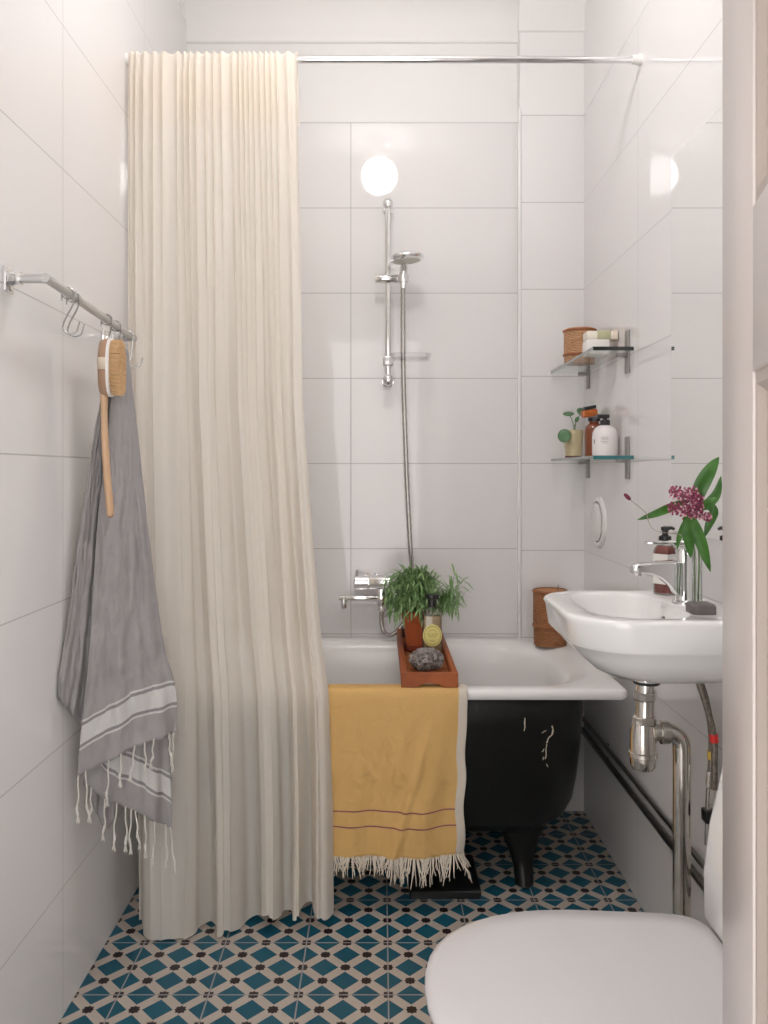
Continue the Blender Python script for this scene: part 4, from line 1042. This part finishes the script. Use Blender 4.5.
front = [[(116, 350, 1.850), (108, 430, 1.83), (97, 530, 1.80), (90, 640, 1.775), (82, 720, 1.765), (77, 778, 1.76)],
         [(119, 347, 1.856), (114, 430, 1.83), (110, 530, 1.80), (107, 640, 1.79), (105, 720, 1.785), (103, 764, 1.78)],
         [(122, 346, 1.858), (122, 430, 1.845), (126, 530, 1.83), (130, 640, 1.82), (133, 720, 1.815), (134, 748, 1.81)],
         [(125, 348, 1.864), (130, 430, 1.86), (138, 530, 1.86), (148, 640, 1.86), (158, 700, 1.86), (161, 738, 1.86)],
         [(128, 352, 1.872), (137, 430, 1.88), (148, 530, 1.885), (163, 640, 1.885), (176, 690, 1.89), (177, 733, 1.89)]]
lower = [[(119, 350, 1.866), (112, 430, 1.85), (104, 530, 1.83), (98, 640, 1.80), (91, 720, 1.795), (84, 785, 1.79)],
         [(121, 348, 1.870), (117, 430, 1.855), (114, 530, 1.84), (112, 640, 1.825), (110, 730, 1.82), (108, 800, 1.815)],
         [(123, 348, 1.874), (124, 430, 1.868), (128, 530, 1.86), (134, 640, 1.855), (138, 730, 1.855), (140, 814, 1.85)],
         [(127, 353, 1.882), (135, 430, 1.89), (146, 530, 1.90), (159, 640, 1.91), (169, 730, 1.915), (172, 829, 1.915)]]
flap = [[(113, 352, 1.846), (97, 420, 1.815), (80, 530, 1.772), (67, 630, 1.735), (58, 680, 1.710), (57, 697, 1.708)],
        [(114, 352, 1.850), (102, 430, 1.83), (89, 530, 1.80), (79, 630, 1.77), (73, 690, 1.755), (70, 711, 1.75)],
        [(116, 352, 1.858), (108, 430, 1.85), (101, 530, 1.83), (95, 630, 1.81), (88, 690, 1.80), (82, 725, 1.795)]]
bits = [[(118, 352, 1.872), (113, 430, 1.87), (106, 530, 1.86), (101, 640, 1.84), (95, 740, 1.83), (90, 800, 1.825)],
        [(120, 352, 1.878), (117, 430, 1.876), (114, 530, 1.87), (112, 640, 1.86), (110, 740, 1.855), (106, 828, 1.85)],
        [(124, 352, 1.884), (124, 430, 1.884), (126, 530, 1.885), (124, 640, 1.88), (122, 740, 1.875), (118, 805, 1.87)]]
mb = MB(); rl = []
for cols, nu, nv, amp, sd in ((front, 60, 110, .008, 1.0), (lower, 48, 110, .006, 2.2), (flap, 30, 90, .007, 4.0), (bits, 24, 100, .004, 5.5)):
    r_, u_ = layer(cols, nu, nv, amp, sd)
    for row in r_:
        for p in row: p.x = max(p.x, XL + .006)
    if cols is flap or cols is bits: u_ = [[(a, b + 5) for a, b in q] for q in u_]
    mb.grid(r_, u_); rl.append(r_)
t = mb.build('hanging_towel', M['greytowel'], origin=at(*HK), ang=180)
tag(t, 'grey linen towel with white stripes and knotted tassels hanging on the left wall', 'towel')
sm = t.modifiers.new('thickness', 'SOLIDIFY'); sm.thickness = .003; sm.offset = 0
def tassel(p, L, lean=0.0):
    wob = random.uniform(0, 6); mb = MB(); n = 12
    path = [p + V((lean * (i / n) + .003 * math.sin(wob + i * .8) * (i / n), -.003 - .002 * (i / n), .004 - L * i / n)) for i in range(n + 1)]
    mb.tube(path, [.0018] * (n - 2) + [.0036, .0026, .0030], 8)
    e = path[-1]
    for k in range(7):
        a = k * .9; mb.tube([e, e + V((.004 * math.cos(a), .004 * math.sin(a), -.014 - random.uniform(0, .006)))], [.0010, .0006], 5)
    mb.build('tassel', M['cord'], t)
fb, lb, bb = rl[0][-1], rl[1][-1], rl[3][-1]
for f, L, ln in ((.02, .085, .0), (.09, .095, .006), (.30, .085, -.002), (.42, .055, .0), (.56, .06, -.006), (.66, .065, .004), (.76, .05, -.004), (.93, .055, .004), (.98, .075, -.002)):
    tassel(fb[int(f * (len(fb) - 1))], L, ln)
for f, L, ln in ((.10, .06, .0), (.24, .075, .0), (.36, .09, -.008), (.44, .085, .004), (.50, .085, -.004), (.56, .07, .008), (.66, .08, .004), (.78, .085, -.003), (.93, .085, .004), (.985, .095, .010)):
    tassel(lb[int(f * (len(lb) - 1))], L, ln)

# ------------------------------------------------------------------ camera, world, view
cam = bpy.data.cameras.new('camera'); co = bpy.data.objects.new('camera', cam); COL.objects.link(co)
co.location = (0, 0, EYE); co.rotation_euler = (PI / 2, 0, 0)
cam.sensor_fit = 'HORIZONTAL'; cam.sensor_width = 36; cam.lens = 36 * F / 768
cam.shift_x = 3.0 / 768; cam.shift_y = -40.0 / 768; cam.clip_start = .02
cam.dof.use_dof = True; cam.dof.focus_distance = 2.15; cam.dof.aperture_fstop = 22
SC.camera = co
w = bpy.data.worlds.new('world'); SC.world = w; w.use_nodes = True
bg = w.node_tree.nodes['Background']; bg.inputs[0].default_value = (1.0, .975, .955, 1); bg.inputs[1].default_value = 1.8
SC.view_settings.view_transform = 'Standard'; SC.view_settings.look = 'None'
SC.view_settings.gamma = 1; SC.view_settings.exposure = .92; SC.view_settings.use_curve_mapping = False
